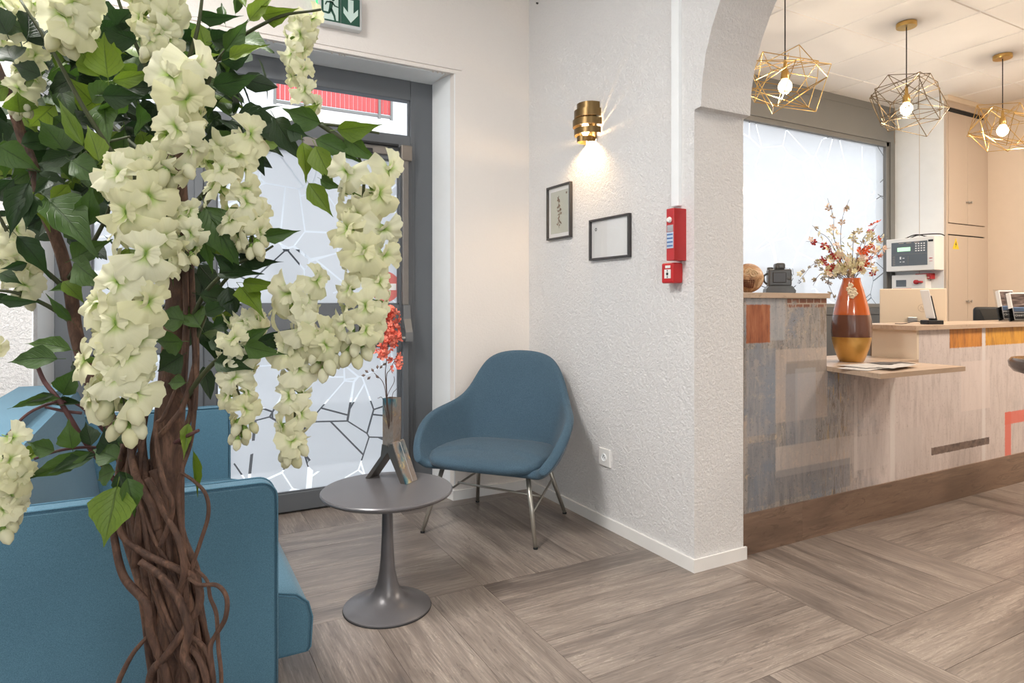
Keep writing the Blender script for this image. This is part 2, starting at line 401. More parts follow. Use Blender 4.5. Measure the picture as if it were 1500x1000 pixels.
# ---- etched film on glass
def film(name, scale, seed, tint, line=.010, tr=.07):
    N = NT(name); N.n.remove(N.p)
    p = N.coord(loc=(seed, 0, seed * .7), scale=(1, .0, 1))
    def frac(scale, off, wid, per):
        v = N.new('ShaderNodeTexVoronoi', feature='DISTANCE_TO_EDGE'); N.l.new(p, v.inputs['Vector']); v.inputs['Scale'].default_value = scale
        f = N.new('ShaderNodeTexVoronoi', feature='F1'); N.l.new(p, f.inputs['Vector']); f.inputs['Scale'].default_value = scale
        c = N.new('ShaderNodeSeparateColor'); N.l.new(f.outputs['Color'], c.inputs[0])
        an = N.math('MULTIPLY', c.outputs[0], 6.283); q = N.sep(p)
        d = N.math('ADD', N.math('MULTIPLY', q[0], N.math('COSINE', an)), N.math('MULTIPLY', q[2], N.math('SINE', an)))
        st = N.math('ABSOLUTE', N.math('SUBTRACT', N.math('FRACT', N.math('ADD', N.math('MULTIPLY', d, per), c.outputs[1])), .5))
        lin = N.math('LESS_THAN', st, wid * per)
        lin = N.math('MULTIPLY', lin, N.math('GREATER_THAN', c.outputs[2], .25))
        return N.math('MAXIMUM', N.math('LESS_THAN', v.outputs['Distance'], wid * scale * .8), lin)
    k1 = N.math('GREATER_THAN', N.noise(p, 3.4, 1), .38)
    clear = N.math('MULTIPLY', frac(scale, 0, line * .5, 3.6 * scale / 4), k1)
    tl = N.new('ShaderNodeBsdfTranslucent'); tl.inputs[0].default_value = tint
    df = N.new('ShaderNodeBsdfDiffuse'); df.inputs[0].default_value = (.8, .8, .8, 1)
    tp = N.new('ShaderNodeBsdfTransparent'); tp.inputs[0].default_value = (1, 1, 1, 1)
    tp2 = N.new('ShaderNodeBsdfTransparent'); tp2.inputs[0].default_value = (.93, .96, .97, 1)
    gl = N.new('ShaderNodeBsdfGlossy'); gl.inputs['Roughness'].default_value = .05
    m1 = N.new('ShaderNodeMixShader'); m1.inputs[0].default_value = .12; N.l.new(tl.outputs[0], m1.inputs[1]); N.l.new(df.outputs[0], m1.inputs[2])
    m2 = N.new('ShaderNodeMixShader'); m2.inputs[0].default_value = tr; N.l.new(m1.outputs[0], m2.inputs[1]); N.l.new(tp.outputs[0], m2.inputs[2])
    m3 = N.new('ShaderNodeMixShader'); N.l.new(clear, m3.inputs[0]); N.l.new(m2.outputs[0], m3.inputs[1]); N.l.new(tp2.outputs[0], m3.inputs[2])
    m4 = N.new('ShaderNodeMixShader'); m4.inputs[0].default_value = .05; N.l.new(m3.outputs[0], m4.inputs[1]); N.l.new(gl.outputs[0], m4.inputs[2])
    N.l.new(m4.outputs[0], N.out.inputs[0]); return N.m
def clear_glass(name, tint=(.95, .97, .98, 1), refl=.08):
    N = NT(name); N.n.remove(N.p)
    tp = N.new('ShaderNodeBsdfTransparent'); tp.inputs[0].default_value = tint
    gl = N.new('ShaderNodeBsdfGlossy'); gl.inputs['Roughness'].default_value = .02
    fr = N.new('ShaderNodeFresnel'); fr.inputs[0].default_value = 1.45
    m = N.new('ShaderNodeMixShader'); N.l.new(fr.outputs[0], m.inputs[0]); N.l.new(tp.outputs[0], m.inputs[1]); N.l.new(gl.outputs[0], m.inputs[2])
    N.l.new(m.outputs[0], N.out.inputs[0]); return N.m
M['film_door'] = film('etched_film_on_glass', 4.3, 3.1, (.60, .63, .65, 1))
M['film_win'] = film('etched_film_on_window', 3.0, 8.4, (.83, .85, .85, 1), .009, .10)
M['glass'] = clear_glass('clear_glass')
def pane(name, x0, x1, z0, z1, y, m, parent):
    bm = bmesh.new(); vs = [bm.verts.new((x0, y, z0)), bm.verts.new((x1, y, z0)), bm.verts.new((x1, y, z1)), bm.verts.new((x0, y, z1))]; bm.faces.new(vs)
    o = obj(name, bm, m, parent); o['kind'] = 'structure'; return o
win = bpy.data.objects['window_2']; pane('window_pane', XR2 + .05, 6.30, 1.19, 2.746, 3.85, M['film_win'], win)

# ---- entrance door: frame, transom, two leaves
bm = bmesh.new()
G = M['gray_metal']
for a in ((1.36, 1.507, 0, 2.608), (-.478, -.40, 0, 2.608), (-.40, 1.36, 2.466, 2.608), (-.40, 1.36, 2.165, 2.245)):
    box(bm, a[0], a[1], YF, YF + .07, a[2], a[3], .003, 1)
box(bm, 1.362, 1.385, YF - .012, YF, 0, 2.2, .002, 1)
box(bm, -.40, 1.36, YF - .006, YF, 2.586, 2.60, .002, 1)
box(bm, 1.345, 1.358, YF + .012, YF + .02, 2.245, 2.466)
box(bm, -.42, 1.40, YF, YF + .07, 0, .012)
df = struct('door_1', bm, G)
pane('transom_pane', -.40, 1.36, 2.245, 2.466, YF + .04, M['glass'], df)
def leaf(name, x0, x1, st):
    bm = bmesh.new(); yl0, yl1 = YF - .035, YF + .02
    for a in ((x0, x0 + st, .012, 2.16), (x1 - st, x1, .012, 2.16), (x0 + st, x1 - st, 2.075, 2.16), (x0 + st, x1 - st, .935, 1.19), (x0 + st, x1 - st, .012, .115)):
        box(bm, a[0], a[1], yl0, yl1, a[2], a[3], .0025, 1)
    for z0, z1 in ((.115, .935), (1.19, 2.075)):           # glazing beads
        for a in ((x0 + st, x0 + st + .008, z0, z1), (x1 - st - .008, x1 - st, z0, z1), (x0 + st, x1 - st, z0, z0 + .008), (x0 + st, x1 - st, z1 - .008, z1)):
            box(bm, a[0], a[1], yl0 + .012, yl0 + .024, a[2], a[3])
    o = obj(name, bm, G, df); o['kind'] = 'structure'
    pane('glass_pane', x0 + st, x1 - st, .115, .935, YF, M['film_door'], o); pane('glass_pane', x0 + st, x1 - st, 1.19, 2.075, YF, M['film_door'], o)
    return o
lr = leaf('door_leaf', .165, 1.36, .085); ll = leaf('door_leaf', -.40, .163, .085)
bm = bmesh.new(); box(bm, .14, .185, YF - .052, YF - .036, .012, 2.16, .004, 1); o = obj('astragal', bm, G, df); o['kind'] = 'structure'
# panic exit device (fixed to the leaf, so its part)
pb = thing('panic_bar', 'steel push bar with vertical rod covers on the glass entrance door', 'door bar', (.8, YF - .09, .1))
yy = YF - .036
bm = bmesh.new(); tube(bm, [(.30, yy - .075, .985), (1.315, yy - .075, .985)], .0115, 14); obj('push_bar', bm, M['steel'], pb, 60)
bm = bmesh.new(); prism(bm, [(yy, .965), (yy, 1.185), (yy - .045, 1.185), (yy - .055, 1.10), (yy - .092, 1.02), (yy - .094, .965)], 'X', 1.285, 1.33)
box(bm, 1.279, 1.2855, yy - .06, yy - .03, 1.04, 1.11, .004, 1); obj('bar_bracket', bm, plain('grey_bracket_paint', srgb(120, 122, 124), .4, .5), pb)
bm = bmesh.new(); prism(bm, [(yy, .965), (yy, 1.185), (yy - .045, 1.185), (yy - .055, 1.10), (yy - .092, 1.02), (yy - .094, .965)], 'X', .27, .315)
obj('bar_bracket', bm, M['gray_metal'], pb)
bm = bmesh.new(); box(bm, 1.288, 1.327, yy - .03, yy, 1.185, 2.085, .004, 1); obj('rod_cover', bm, plain('grey_rod_cover', srgb(132, 128, 124), .35, .6), pb)
bm = bmesh.new(); box(bm, 1.288, 1.327, yy - .03, yy, .03, .965, .004, 1); obj('rod_cover', bm, M['gray_metal'], pb)
bm = bmesh.new(); box(bm, 1.275, 1.345, yy - .042, yy, 2.07, 2.165, .006, 2); obj('top_latch', bm, plain('bronze_grey_latch_paint', srgb(140, 132, 124), .35, .6), pb)
cl = thing('door_closer', 'grey overhead door closer with arm above the glass door', 'door closer', (1.0, YF - .05, 2.13))
bm = bmesh.new(); box(bm, .70, 1.20, YF - .05, YF - .036, 2.10, 2.15, .004, 1); obj('closer_body', bm, plain('closer_paint', srgb(140, 134, 128), .4, .5), cl)
bm = bmesh.new(); box(bm, .93, 1.26, YF - .075, YF - .05, 2.15, 2.166, .003, 1); box(bm, 1.02, 1.10, YF - .07, YF - .04, 2.095, 2.125, .003, 1); obj('closer_arm', bm, M['black'], cl)
bm = bmesh.new(); lathe(bm, [(0, 0), (.026, 0), (.03, .004), (.03, .02), (.026, .024), (0, .024)], 20, (.955, YF - .036, 2.185), (0, -1, 0)); obj('closer_pivot', bm, M['gray_metal2'], cl, 40)
# no-entry road sign seen through the glass, built as a disc on it
st = thing('no_entry_sign', 'round red no-entry road sign with a white bar seen through the door glass', 'sticker', (1.245, YF - .003, 1.30))
c0 = onY(571, 420, YF)
bm = bmesh.new(); lathe(bm, [(0, 0), (.095, 0), (.095, .0012), (0, .0012)], 40, (c0.x - .03, YF - .001, c0.z), (0, -1, 0)); obj('disc', bm, plain('pale_red_sign', srgb(214, 120, 116), .5), st)
bm = BX(c0.x - .10, c0.x + .04, YF - .0035, YF - .0022, c0.z - .02, c0.z + .02); obj('white_bar', bm, M['white'], st)

# ================================================================= OUTSIDE: facade across the street, balcony, street
M['asphalt'] = plain('dark_asphalt', srgb(44, 46, 50), .9, scale=60); M['pave'] = plain('pale_pavement', srgb(225, 225, 226), .9, scale=20)
struct('ground', BX(-14, 22, 3.96, 16, -.2, -.08), M['pave'])
struct('road', BX(-14, 22, 5.15, 8.2, -.09, -.075), M['asphalt'])
M['facade'] = plain('white_facade_render', srgb(214, 218, 224), .9, var=.02, scale=1)
bl = thing('apartment_building', 'white rendered apartment building across the street seen through the door', 'building', (1.5, 8.5, -.08))
bm = BX(-13, 21, 8.6, 9.0, -.08, 9.0); obj('facade_wall', bm, M['facade'], bl)
M['pane_dark'] = plain('dark_window_glass', srgb(40, 46, 54), .1)
for X in (-3.6, .1, 3.3, 6.6, 9.9, 13.2):
    bm = BX(X, X + 1.5, 8.54, 8.6, .95, 1.95, .01, 1); wf = obj('window', bm, M['facade'], bl)
    obj('pane', BX(X + .07, X + 1.43, 8.53, 8.545, 1.02, 1.88), M['pane_dark'], wf)
bm = BX(-1.55, -1.47, 8.5, 8.6, 0, 8); obj('downpipe', bm, M['gray_metal2'], bl)
bc = obj('balcony_slab', BX(.95, 2.3, 7.0, 8.6, 3.09, 3.25), M['white'], bl)
bm = bmesh.new(); M['redsheet'] = plain('red_corrugated_sheet', srgb(206, 84, 84), .6)
for k in range(26):
    X = 1.02 + k * .048; box(bm, X, X + .042, 7.03, 7.045, 3.32, 4.3)
obj('balustrade_sheet', bm, M['redsheet'], bc)
bm = bmesh.new()
for a in ((1.0, 2.27, 3.28, 3.305), (1.0, 2.27, 4.3, 4.33)): box(bm, a[0], a[1], 7.015, 7.05, a[2], a[3])
for X in (1.0, 2.11, 2.25): box(bm, X, X + .025, 7.01, 7.05, 3.25, 4.33)
obj('balustrade_frame', bm, M['gray_metal2'], bc)
# ================================================================= WALL THINGS
# sconce
sc = thing('wall_sconce', 'small bronze banded wall light glowing above the two picture frames', 'wall lamp', (XR, 2.93, 2.05))
c = onX(857, 178, XR - .05); sy0 = c.y
def zpx(y): return CAM_H + (443 - y) / F * 3.5
def half_band(bm, cy, hw, dep, z0, z1, th=.003, lift=0.0, n=20, cut=(0, math.pi)):
    for a0, s in ((cut[0], 1),):
        inn, out = [], []
        for i in range(n + 1):
            a = cut[0] + (cut[1] - cut[0]) * i / n
            for L, k in ((inn, 0), (out, th)):
                L.append((XR - .004 - (dep - k) * math.sin(a) ** .8 if math.sin(a) > 0 else XR - .004, cy + (hw - k) * math.cos(a)))
        for i in range(n):
            q = [(inn[i], z0), (inn[i + 1], z0), (inn[i + 1], z1), (inn[i], z1)]; r = [(out[i], z0), (out[i + 1], z0), (out[i + 1], z1), (out[i], z1)]
            A = [bm.verts.new((p[0], p[1], z)) for p, z in q]; B = [bm.verts.new((p[0], p[1], z)) for p, z in r]
            bm.faces.new(A); bm.faces.new(B[::-1]); bm.faces.new((A[3], A[2], B[2], B[3])); bm.faces.new((A[0], B[0], B[1], A[1]))
    bmesh.ops.remove_doubles(bm, verts=bm.verts[:], dist=1e-5)
for (ya, yb, hw, dep) in ((151, 160, .072, .085), (161, 172, .085, .10), (175, 185, .092, .108), (188, 197, .085, .10), (199, 207, .045, .085)):
    bm = bmesh.new(); half_band(bm, sy0 + (.012 if hw < .05 else 0), hw, dep, zpx(yb), zpx(ya)); obj('band', bm, M['bronze'], sc, 40)
bm = bmesh.new(); box(bm, XR - .012, XR - .001, sy0 - .04, sy0 + .04, zpx(203), zpx(153), .003, 1)
for s in (-1, 1): tube(bm, [(XR - .045, sy0 + s * .055, zpx(206)), (XR - .045, sy0 + s * .055, zpx(152))], .0022, 6)
obj('back_plate', bm, M['bronze'], sc)
M['bulb'] = emit('warm_lamp_glass', (1.0, .74, .42, 1), 14)
bm = bmesh.new(); lathe(bm, [(0, -.045), (.012, -.042), (.021, -.028), (.024, -.01), (.02, .008), (.012, .026), (.009, .03)], 18, (XR - .048, sy0, zpx(186))); obj('bulb', bm, M['bulb'], sc, True)
bm = bmesh.new(); lathe(bm, [(0, 0), (.013, 0), (.013, .04), (0, .04)], 16, (XR - .048, sy0, zpx(186) + .03)); obj('socket', bm, M['bronze'], sc, 40)
light('sconce_light', 'POINT', (XR - .052, sy0, zpx(189) - .04), 9.5, (1.0, .66, .34), .012)

# framed pictures
def frame_pic(name, label, p0, bt, mount, glassy):
    """p0,p1: Z range; bt: (Yfar, Ynear)"""
    yf, yn = bt; z0, z1 = p0
    t = thing(name, label, 'picture', (XR, (yf + yn) / 2, z0))
    fw = .011; bm = bmesh.new()
    for a in ((yn, yf, z1 - fw, z1), (yn, yf, z0, z0 + fw), (yn, yn + fw, z0 + fw, z1 - fw), (yf - fw, yf, z0 + fw, z1 - fw)):
        box(bm, XR - .022, XR - .001, a[0], a[1], a[2], a[3], .0012, 1)
    obj('frame', bm, M['frame'], t)
    obj('mount', BX(XR - .008, XR - .002, yn + fw, yf - fw, z0 + fw, z1 - fw), mount, t)
    bm = bmesh.new(); X = XR - .013
    bm.faces.new([bm.verts.new(v) for v in ((X, yn + fw, z0 + fw), (X, yf - fw, z0 + fw), (X, yf - fw, z1 - fw), (X, yn + fw, z1 - fw))]); obj('glazing', bm, M['pic_glass'], t)
    return t
M['frame'] = plain('dark_grey_wood_frame', srgb(62, 60, 60), .45)
N = NT('picture_glass'); N.n.remove(N.p); tp = N.new('ShaderNodeBsdfTransparent'); gl = N.new('ShaderNodeBsdfGlossy'); gl.inputs['Roughness'].default_value = .02
mx = N.new('ShaderNodeMixShader'); mx.inputs[0].default_value = .12; N.l.new(tp.outputs[0], mx.inputs[1]); N.l.new(gl.outputs[0], mx.inputs[2]); N.l.new(mx.outputs[0], N.out.inputs[0]); M['pic_glass'] = N.m
a0 = onX(804.5, 352, XR).y; a1 = onX(839, 347, XR).y; zt = onX(821, 271, XR).z; zb = onX(821, 350, XR).z
f1 = frame_pic('picture_frame', 'tall narrow framed brown botanical print on grey-green paper', (zb, zt), (a0, a1), M['white'], 0)
mat_g = plain('grey_green_paper', srgb(196, 198, 184), .8)
obj('paper', BX(XR - .0095, XR - .008, a1 + .035, a0 - .035, zb + .035, zt - .035), mat_g, f1)
bm = bmesh.new(); rnd = random.Random(3); ym = (a0 + a1) / 2; mb = plain('brown_print_ink', srgb(128, 106, 84), .8)
def flat_leaf(bm, y, z, L, w, ang, X=XR - .0105):
    d = Vector((0, math.cos(ang), math.sin(ang))); n_ = Vector((0, -d.z, d.y)); c = Vector((X, y, z))
    pr = [0, .6, 1, .8, .35, 0]; A = [c + d * L * i / 5 + n_ * w * p for i, p in enumerate(pr)]; B = [c + d * L * i / 5 - n_ * w * p for i, p in enumerate(pr)][1:-1]
    bm.faces.new([bm.verts.new(v) for v in A + B[::-1]])
Hh = zt - zb
for k in range(26):
    z = zb + Hh * (.24 + .52 * k / 25) ; flat_leaf(bm, ym + .012 * math.sin(k * 1.1), z, rnd.uniform(.012, .03), rnd.uniform(.003, .008), rnd.uniform(0, 6.28))
tube(bm, spline([(XR - .0105, ym + .01 * math.sin(i * 1.5), zb + Hh * (.2 + .6 * i / 6)) for i in range(7)], 4), .0012, 5)
box(bm, XR - .0108, XR - .0095, a1 + .045, a1 + .057, zt - .062, zt - .05)
obj('botanical_print', bm, mb, f1)
b0 = onX(867, 352, XR).y; b1 = onX(925.5, 344, XR).y; zt2 = onX(896, 317.5, XR).z; zb2 = onX(896, 379, XR).z
f2 = frame_pic('picture_frame', 'wider framed white sheet with window reflections, right of the botanical print', (zb2, zt2), (b0, b1), M['white'], 1)
bm = bmesh.new(); y_ = b0 - .05; z_ = zt2 - .055
lathe(bm, [(.005, 0), (.009, 0), (.009, .001), (.005, .001), (.005, 0)], 14, (XR - .0085, y_, z_), (-1, 0, 0)); obj('small_emblem', bm, M['frame'], f2)

# cable trunking, fire devices, socket
tr = tag(obj('cable_trunking', BX(XR - .022, XR + .002, onX(1000, 200, XR).y + .005, onX(988, 200, XR).y, onX(992, 303, XR).z, CZ - .002, .003, 1), M['smooth_white']), 'white vertical cable trunking running down to the red fire box', 'trunking')
fy1 = onX(975, 300, XR).y; fy0 = onX(1004, 300, XR).y - .0
FB = XR - .075
ca = onX(976, 342, FB).y; cb = onX(987, 342, FB).y; z0 = onX(987, 381, FB).z; z1 = onX(987, 304, FB).z
fb = thing('fire_alarm_box', 'tall red fire alarm box with a grey label below the white trunking', 'alarm box', (XR, (ca + cb) / 2, z0))
M['redbox'] = plain('glossy_red_metal', srgb(186, 44, 46), .3, var=.04)
bm = bmesh.new(); box(bm, FB, XR + .001, cb, ca, z0, z1, .003, 2); obj('housing', bm, M['redbox'], fb)
yc = (ca + cb) / 2; W = ca - cb
bm = bmesh.new(); lathe(bm, [(0, 0), (W * .25, 0), (W * .28, .004), (W * .2, .012), (0, .014)], 16, (FB, yc, z1 - .052), (-1, 0, 0)); obj('indicator_lamp', bm, M['white'], fb, 40)
bm = bmesh.new(); box(bm, FB - .0015, FB, cb + W * .08, ca - W * .14, z0 + .13, z1 - .075); obj('label', bm, plain('grey_window', srgb(168, 170, 174), .3), fb)
bm = bmesh.new(); box(bm, FB - .0018, FB, cb + W * .05, ca - W * .1, z0 + .055, z0 + .128); obj('label', bm, plain('blue_white_print', srgb(190, 208, 226), .6), fb)
bm = bmesh.new()
for k in range(4): box(bm, FB - .0026, FB - .0018, cb + W * .1, ca - W * .15, z0 + .063 + k * .017, z0 + .069 + k * .017)
obj('label_lines', bm, plain('blue_ink', srgb(70, 110, 170), .6), fb)
cp0 = onX(971, 400, XR - .05).y; cp1 = onX(986, 400, XR - .05).y; z0 = onX(990, 414.5, XR - .04).z; z1 = onX(990, 384.5, XR - .04).z
cp = thing('fire_call_point', 'square red manual fire call point below the tall red box', 'call point', (XR, (cp0 + cp1) / 2, z0))
bm = bmesh.new(); box(bm, XR - .06, XR + .001, cp1 - .01, cp0, z0, z1, .008, 3); obj('housing', bm, M['red'], cp)
bm = bmesh.new(); box(bm, XR - .062, XR - .06, cp1 + .004, cp0 - .022, z0 + .022, z1 - .03, .0008, 1); obj('break_panel', bm, M['white'], cp)
bm = bmesh.new(); lathe(bm, [(0, 0), (.007, 0), (.007, .001), (0, .001)], 14, (XR - .0625, (cp1 + cp0) / 2 - .009, (z0 + z1) / 2 - .004), (-1, 0, 0))
for s in (-1, 1): box(bm, XR - .063, XR - .062, (cp1 + cp0) / 2 - .011, (cp1 + cp0) / 2 - .007, (z0 + z1) / 2 - .004 + s * .014 - .004, (z0 + z1) / 2 - .004 + s * .014 + .004)
obj('press_symbol', bm, M['black'], cp)
bm = bmesh.new(); box(bm, XR - .063, XR - .06, cp1 + .006, cp0 - .03, z1 - .024, z1 - .012); obj('label', bm, M['white'], cp)
sy1, sy2, sz0, sz1 = onX(879.5, 668, XR).y, onX(895, 668, XR).y, onX(887, 682, XR).z, onX(887, 656.5, XR).z
so = thing('wall_socket', 'white power socket low on the rough wall beside the armchair', 'socket', (XR, (sy1 + sy2) / 2, sz0))
bm = bmesh.new(); box(bm, XR - .011, XR + .001, sy2, sy1, sz0, sz1, .003, 2); obj('cover_plate', bm, M['white'], so)
bm = bmesh.new(); lathe(bm, [(.0, .002), (.017, .002), (.0185, .005), (.021, .005), (.021, 0), (.0, 0)], 24, (XR - .0105, (sy1 + sy2) / 2, (sz0 + sz1) / 2), (-1, 0, 0)); ri = obj('outlet_well', bm, M['smooth_white'], so, 40)
bm = bmesh.new()
for s in (-1, 1): lathe(bm, [(0, 0), (.0028, 0), (.0028, .0012), (0, .0012)], 10, (XR - .0122, (sy1 + sy2) / 2 + s * .0085, (sz0 + sz1) / 2), (-1, 0, 0))
lathe(bm, [(0, 0), (.0024, 0), (.0024, .004), (0, .004)], 10, (XR - .0122, (sy1 + sy2) / 2, (sz0 + sz1) / 2 + .009), (-1, 0, 0))
obj('pin_hole', bm, M['black'], ri)
bm = bmesh.new(); lathe(bm, [(0, 0), (.006, 0), (.005, .012), (0, .014)], 10, onX(788, 5, XR), (-1, 0, 0)); hk = obj('hook', bm, M['black'], None, 40); tag(hk, 'tiny dark hook high on the rough white wall', 'hook')
# pink panel on the wall left of the door
q = onY(0, 262, YD)
pk = thing('wall_panel', 'plain pale pink panel on the wall behind the left leaves', 'panel', (-.95, YD, onY(10, 285, YD).z))
bm = BX(-1.30, onY(43, 262, YD).x, YD - .02, YD + .001, onY(10, 285, YD).z, onY(10, 241, YD).z, .004, 1); obj('board', bm, plain('pale_pink_paint', srgb(228, 186, 176), .7), pk)
bm = BX(-1.29, onY(41, 262, YD).x, YD - .022, YD - .0195, onY(10, 243, YD).z, onY(10, 241.5, YD).z); obj('board_edge', bm, plain('pink_edge', srgb(206, 150, 138), .6), pk)

# exit sign
Ye = YD - .055
zb_ = onY(500, 33, Ye); ex0 = onY(469, 20, Ye).x; ex1 = onY(529.5, 20, Ye).x
ez0 = onY(529.5, 44, Ye).z; ez1 = ez0 + .165
es = thing('exit_sign', 'green emergency exit sign with running figure and down arrow', 'exit sign', ((ex0 + ex1) / 2, YD, ez0))
bm = BX(ex0 - .012, ex1 + .004, Ye, YD + .001, ez0 - .004, ez1 + .02, .008, 2); obj('housing', bm, plain('pale_grey_plastic', srgb(206, 208, 208), .4), es)
M['sign_green'] = plain('sign_green', srgb(36, 82, 66), .4, var=.02); M['sign_white'] = plain('sign_white', srgb(212, 232, 224), .4, var=.02)
gx0, gx1, gz0, gz1 = ex0 + .006, ex1 - .010, ez0 + .014, ez1 - .002; gm = (gx0 + gx1) / 2; gw = gx1 - gx0; gh = gz1 - gz0
bm = bmesh.new(); box(bm, gx0, gm - .001, Ye - .002, Ye, gz0, gz1); box(bm, gm + .001, gx1, Ye - .002, Ye, gz0, gz1); obj('green_panel', bm, M['sign_green'], es)
def poly(bm, pts, y0, y1): prism(bm, pts, 'Y', y0, y1)
ax = gx0 + gw * .76; az = gz0 + gh * .5
bm = bmesh.new(); s = gh
poly(bm, [(ax - .1 * s, az + .42 * s), (ax + .1 * s, az + .42 * s), (ax + .1 * s, az - .06 * s), (ax + .27 * s, az + .13 * s), (ax + .27 * s, az - .1 * s), (ax, az - .42 * s), (ax - .27 * s, az - .1 * s), (ax - .27 * s, az + .13 * s), (ax - .1 * s, az - .06 * s)], Ye - .003, Ye - .002)
obj('arrow', bm, M['sign_white'], es)
dx = gx0 + gw * .24
bm = BX(dx - .26 * s, dx + .27 * s, Ye - .003, Ye - .002, gz0 + .05 * s, gz0 + .93 * s); dr = obj('door_symbol', bm, M['sign_white'], es)
bm = bmesh.new(); Y0 = Ye - .0042; Y1 = Ye - .003
lathe(bm, [(0, 0), (.06 * s, 0), (.06 * s, .001), (0, .001)], 16, (dx + .08 * s, Y1, gz0 + .80 * s), (0, -1, 0))
def limb(p, q, w0, w1):
    p = Vector((dx + p[0] * s, 0, gz0 + p[1] * s)); q = Vector((dx + q[0] * s, 0, gz0 + q[1] * s)); n_ = Vector((-(q - p).z, 0, (q - p).x)).normalized()
    pts = [p + n_ * w0 * s, q + n_ * w1 * s, q - n_ * w1 * s, p - n_ * w0 * s]; poly(bm, [(v.x, v.z) for v in pts], Y0, Y1)
limb((.03, .72), (-.02, .42), .07, .055); limb((.03, .70), (-.14, .68), .03, .028); limb((-.14, .69), (-.2, .56), .028, .02)
limb((.04, .70), (.16, .56), .03, .025); limb((.16, .57), (.28, .55), .025, .018); limb((0, .45), (.12, .22), .05, .04); limb((.12, .23), (.16, .03), .04, .03)
limb((-.02, .44), (-.07, .27), .05, .04); limb((-.07, .28), (-.32, .30), .04, .03)
obj('running_figure', bm, M['sign_green'], dr)
bm = BX(ex0 - .020, ex0 - .0105, Ye + .006, Ye + .02, ez0 + .09, ez0 + .16, .003, 1); obj('indicator_lamp', bm, emit('green_lamp', (.05, .9, .2, 1), 1.2), es)

# ================================================================= COUNTER
YC = 2.150
CL = (2.40, YC, 0)
ct = thing('reception_counter', 'reception counter clad in a distressed printed concrete mural with oak tops', 'counter', CL)
# mural panel material: printed patches, coordinates in metres from the counter's left end
N = NT('printed_concrete_mural'); co = N.coord(); sx = N.sep(co)
X_, Z_ = sx[0], sx[2]
n_e = N.noise(co, 9, 4, .6); n_s = N.noise(N.coord(scale=(9, 1, 1.6)), 3, 6, .7, .3); n_f = N.noise(co, 70, 4, .7); n_b = N.noise(co, 3.2, 5, .65); n_m = N.noise(co, 14, 5, .7)
def px2(x, y): v = onY(x, y, YC); return v.x - CL[0], v.z
def rect(x0, x1, yt, yb, edge=.004, wob=.004):
    a = px2(x0, yt); b = px2(x1, yb); c_ = px2(x0, yb)
    jit = N.math('MULTIPLY', N.math('SUBTRACT', n_f, .5), wob * 4)
    xj = N.math('ADD', X_, jit); zj = N.math('ADD', Z_, jit)
    m = N.math('MULTIPLY', N.smooth(xj, a[0] - edge, a[0] + edge), N.smooth(xj, b[0] + edge, b[0] - edge))
    z1_ = a[1]; z0_ = c_[1]
    m2 = N.math('MULTIPLY', N.smooth(zj, z0_ - edge, z0_ + edge), N.smooth(zj, z1_ + edge, z1_ - edge))
    return N.math('MULTIPLY', m, m2)
left = N.ramp(n_s, [(.32, srgb(118, 114, 110)), (.48, srgb(158, 154, 150)), (.6, srgb(184, 172, 162)), (.75, srgb(160, 164, 170))])
left = N.mix(N.smooth(n_b, .5, .62), left, srgb(138, 145, 154)); left = N.mix(N.math('MULTIPLY', N.smooth(n_m, .55, .66), .7), left, srgb(196, 176, 160))
left = N.mix(N.math('MULTIPLY', N.smooth(n_f, .56, .64), .65), left, srgb(96, 88, 82)); left = N.mix(N.math('MULTIPLY', N.smooth(N.noise(co, 34, 5, .7, .5), .58, .64), .7), left, srgb(206, 186, 160)); left = N.mix(.12, left, srgb(90, 90, 96))
right = N.ramp(n_s, [(.3, srgb(196, 184, 180)), (.5, srgb(218, 206, 202)), (.7, srgb(226, 216, 212))])
right = N.mix(N.math('MULTIPLY', N.smooth(n_f, .57, .66), .4), right, srgb(150, 132, 124))
right = N.mix(N.math('MULTIPLY', N.smooth(n_b, .55, .7), .45), right, srgb(190, 184, 184))
fac = N.smooth(N.math('ADD', X_, N.math('MULTIPLY', n_s, .5)), .75, 1.45)
colr = N.mix(fac, left, right)
# ochre and dark vertical streaks around x = .6
stv = N.math('MULTIPLY', N.smooth(N.math('ABSOLUTE', N.math('SUBTRACT', X_, .68)), .28, .02), N.smooth(n_s, .5, .6))
colr = N.mix(N.math('MULTIPLY', stv, .75), colr, srgb(106, 92, 76)); 
stv2 = N.math('MULTIPLY', N.smooth(N.math('ABSOLUTE', N.math('SUBTRACT', X_, .72)), .16, .01), N.smooth(N.noise(N.coord(scale=(20, 1, 3)), 3, 4), .56, .64))
colr = N.mix(N.math('MULTIPLY', stv2, .6), colr, srgb(196, 158, 92))
def patch(c, amt, *a, **k):
    global colr
    colr = N.mix(N.math('MULTIPLY', rect(*a, **k), amt), colr, c)
patch(srgb(176, 182, 190), .45, 1093, 1150, 437, 500)
patch(srgb(142, 150, 162), .45, 1094, 1137, 512, 640)
patch(srgb(198, 182, 170), .55, 1136, 1212, 512, 620)
patch(srgb(136, 142, 152), .5, 1151, 1168, 533, 655)
patch(srgb(140, 132, 124), .6, 1152, 1212, 530, 548)
patch(srgb(176, 176, 180), .5, 1165, 1195, 540, 650)
patch(srgb(206, 194, 186), .55, 1136, 1250, 655, 700)
patch(srgb(124, 128, 136), .5, 1136, 1245, 690, 735)
patch(srgb(120, 128, 140), .5, 1095, 1136, 650, 745)
patch(srgb(214, 204, 200), .6, 1251, 1350, 640, 690)
brick = N.new('ShaderNodeTexBrick'); N.l.new(N.coord(scale=(1, 1, 1), rot=(R(90), 0, 0)), brick.inputs[0]); brick.inputs['Scale'].default_value = 9
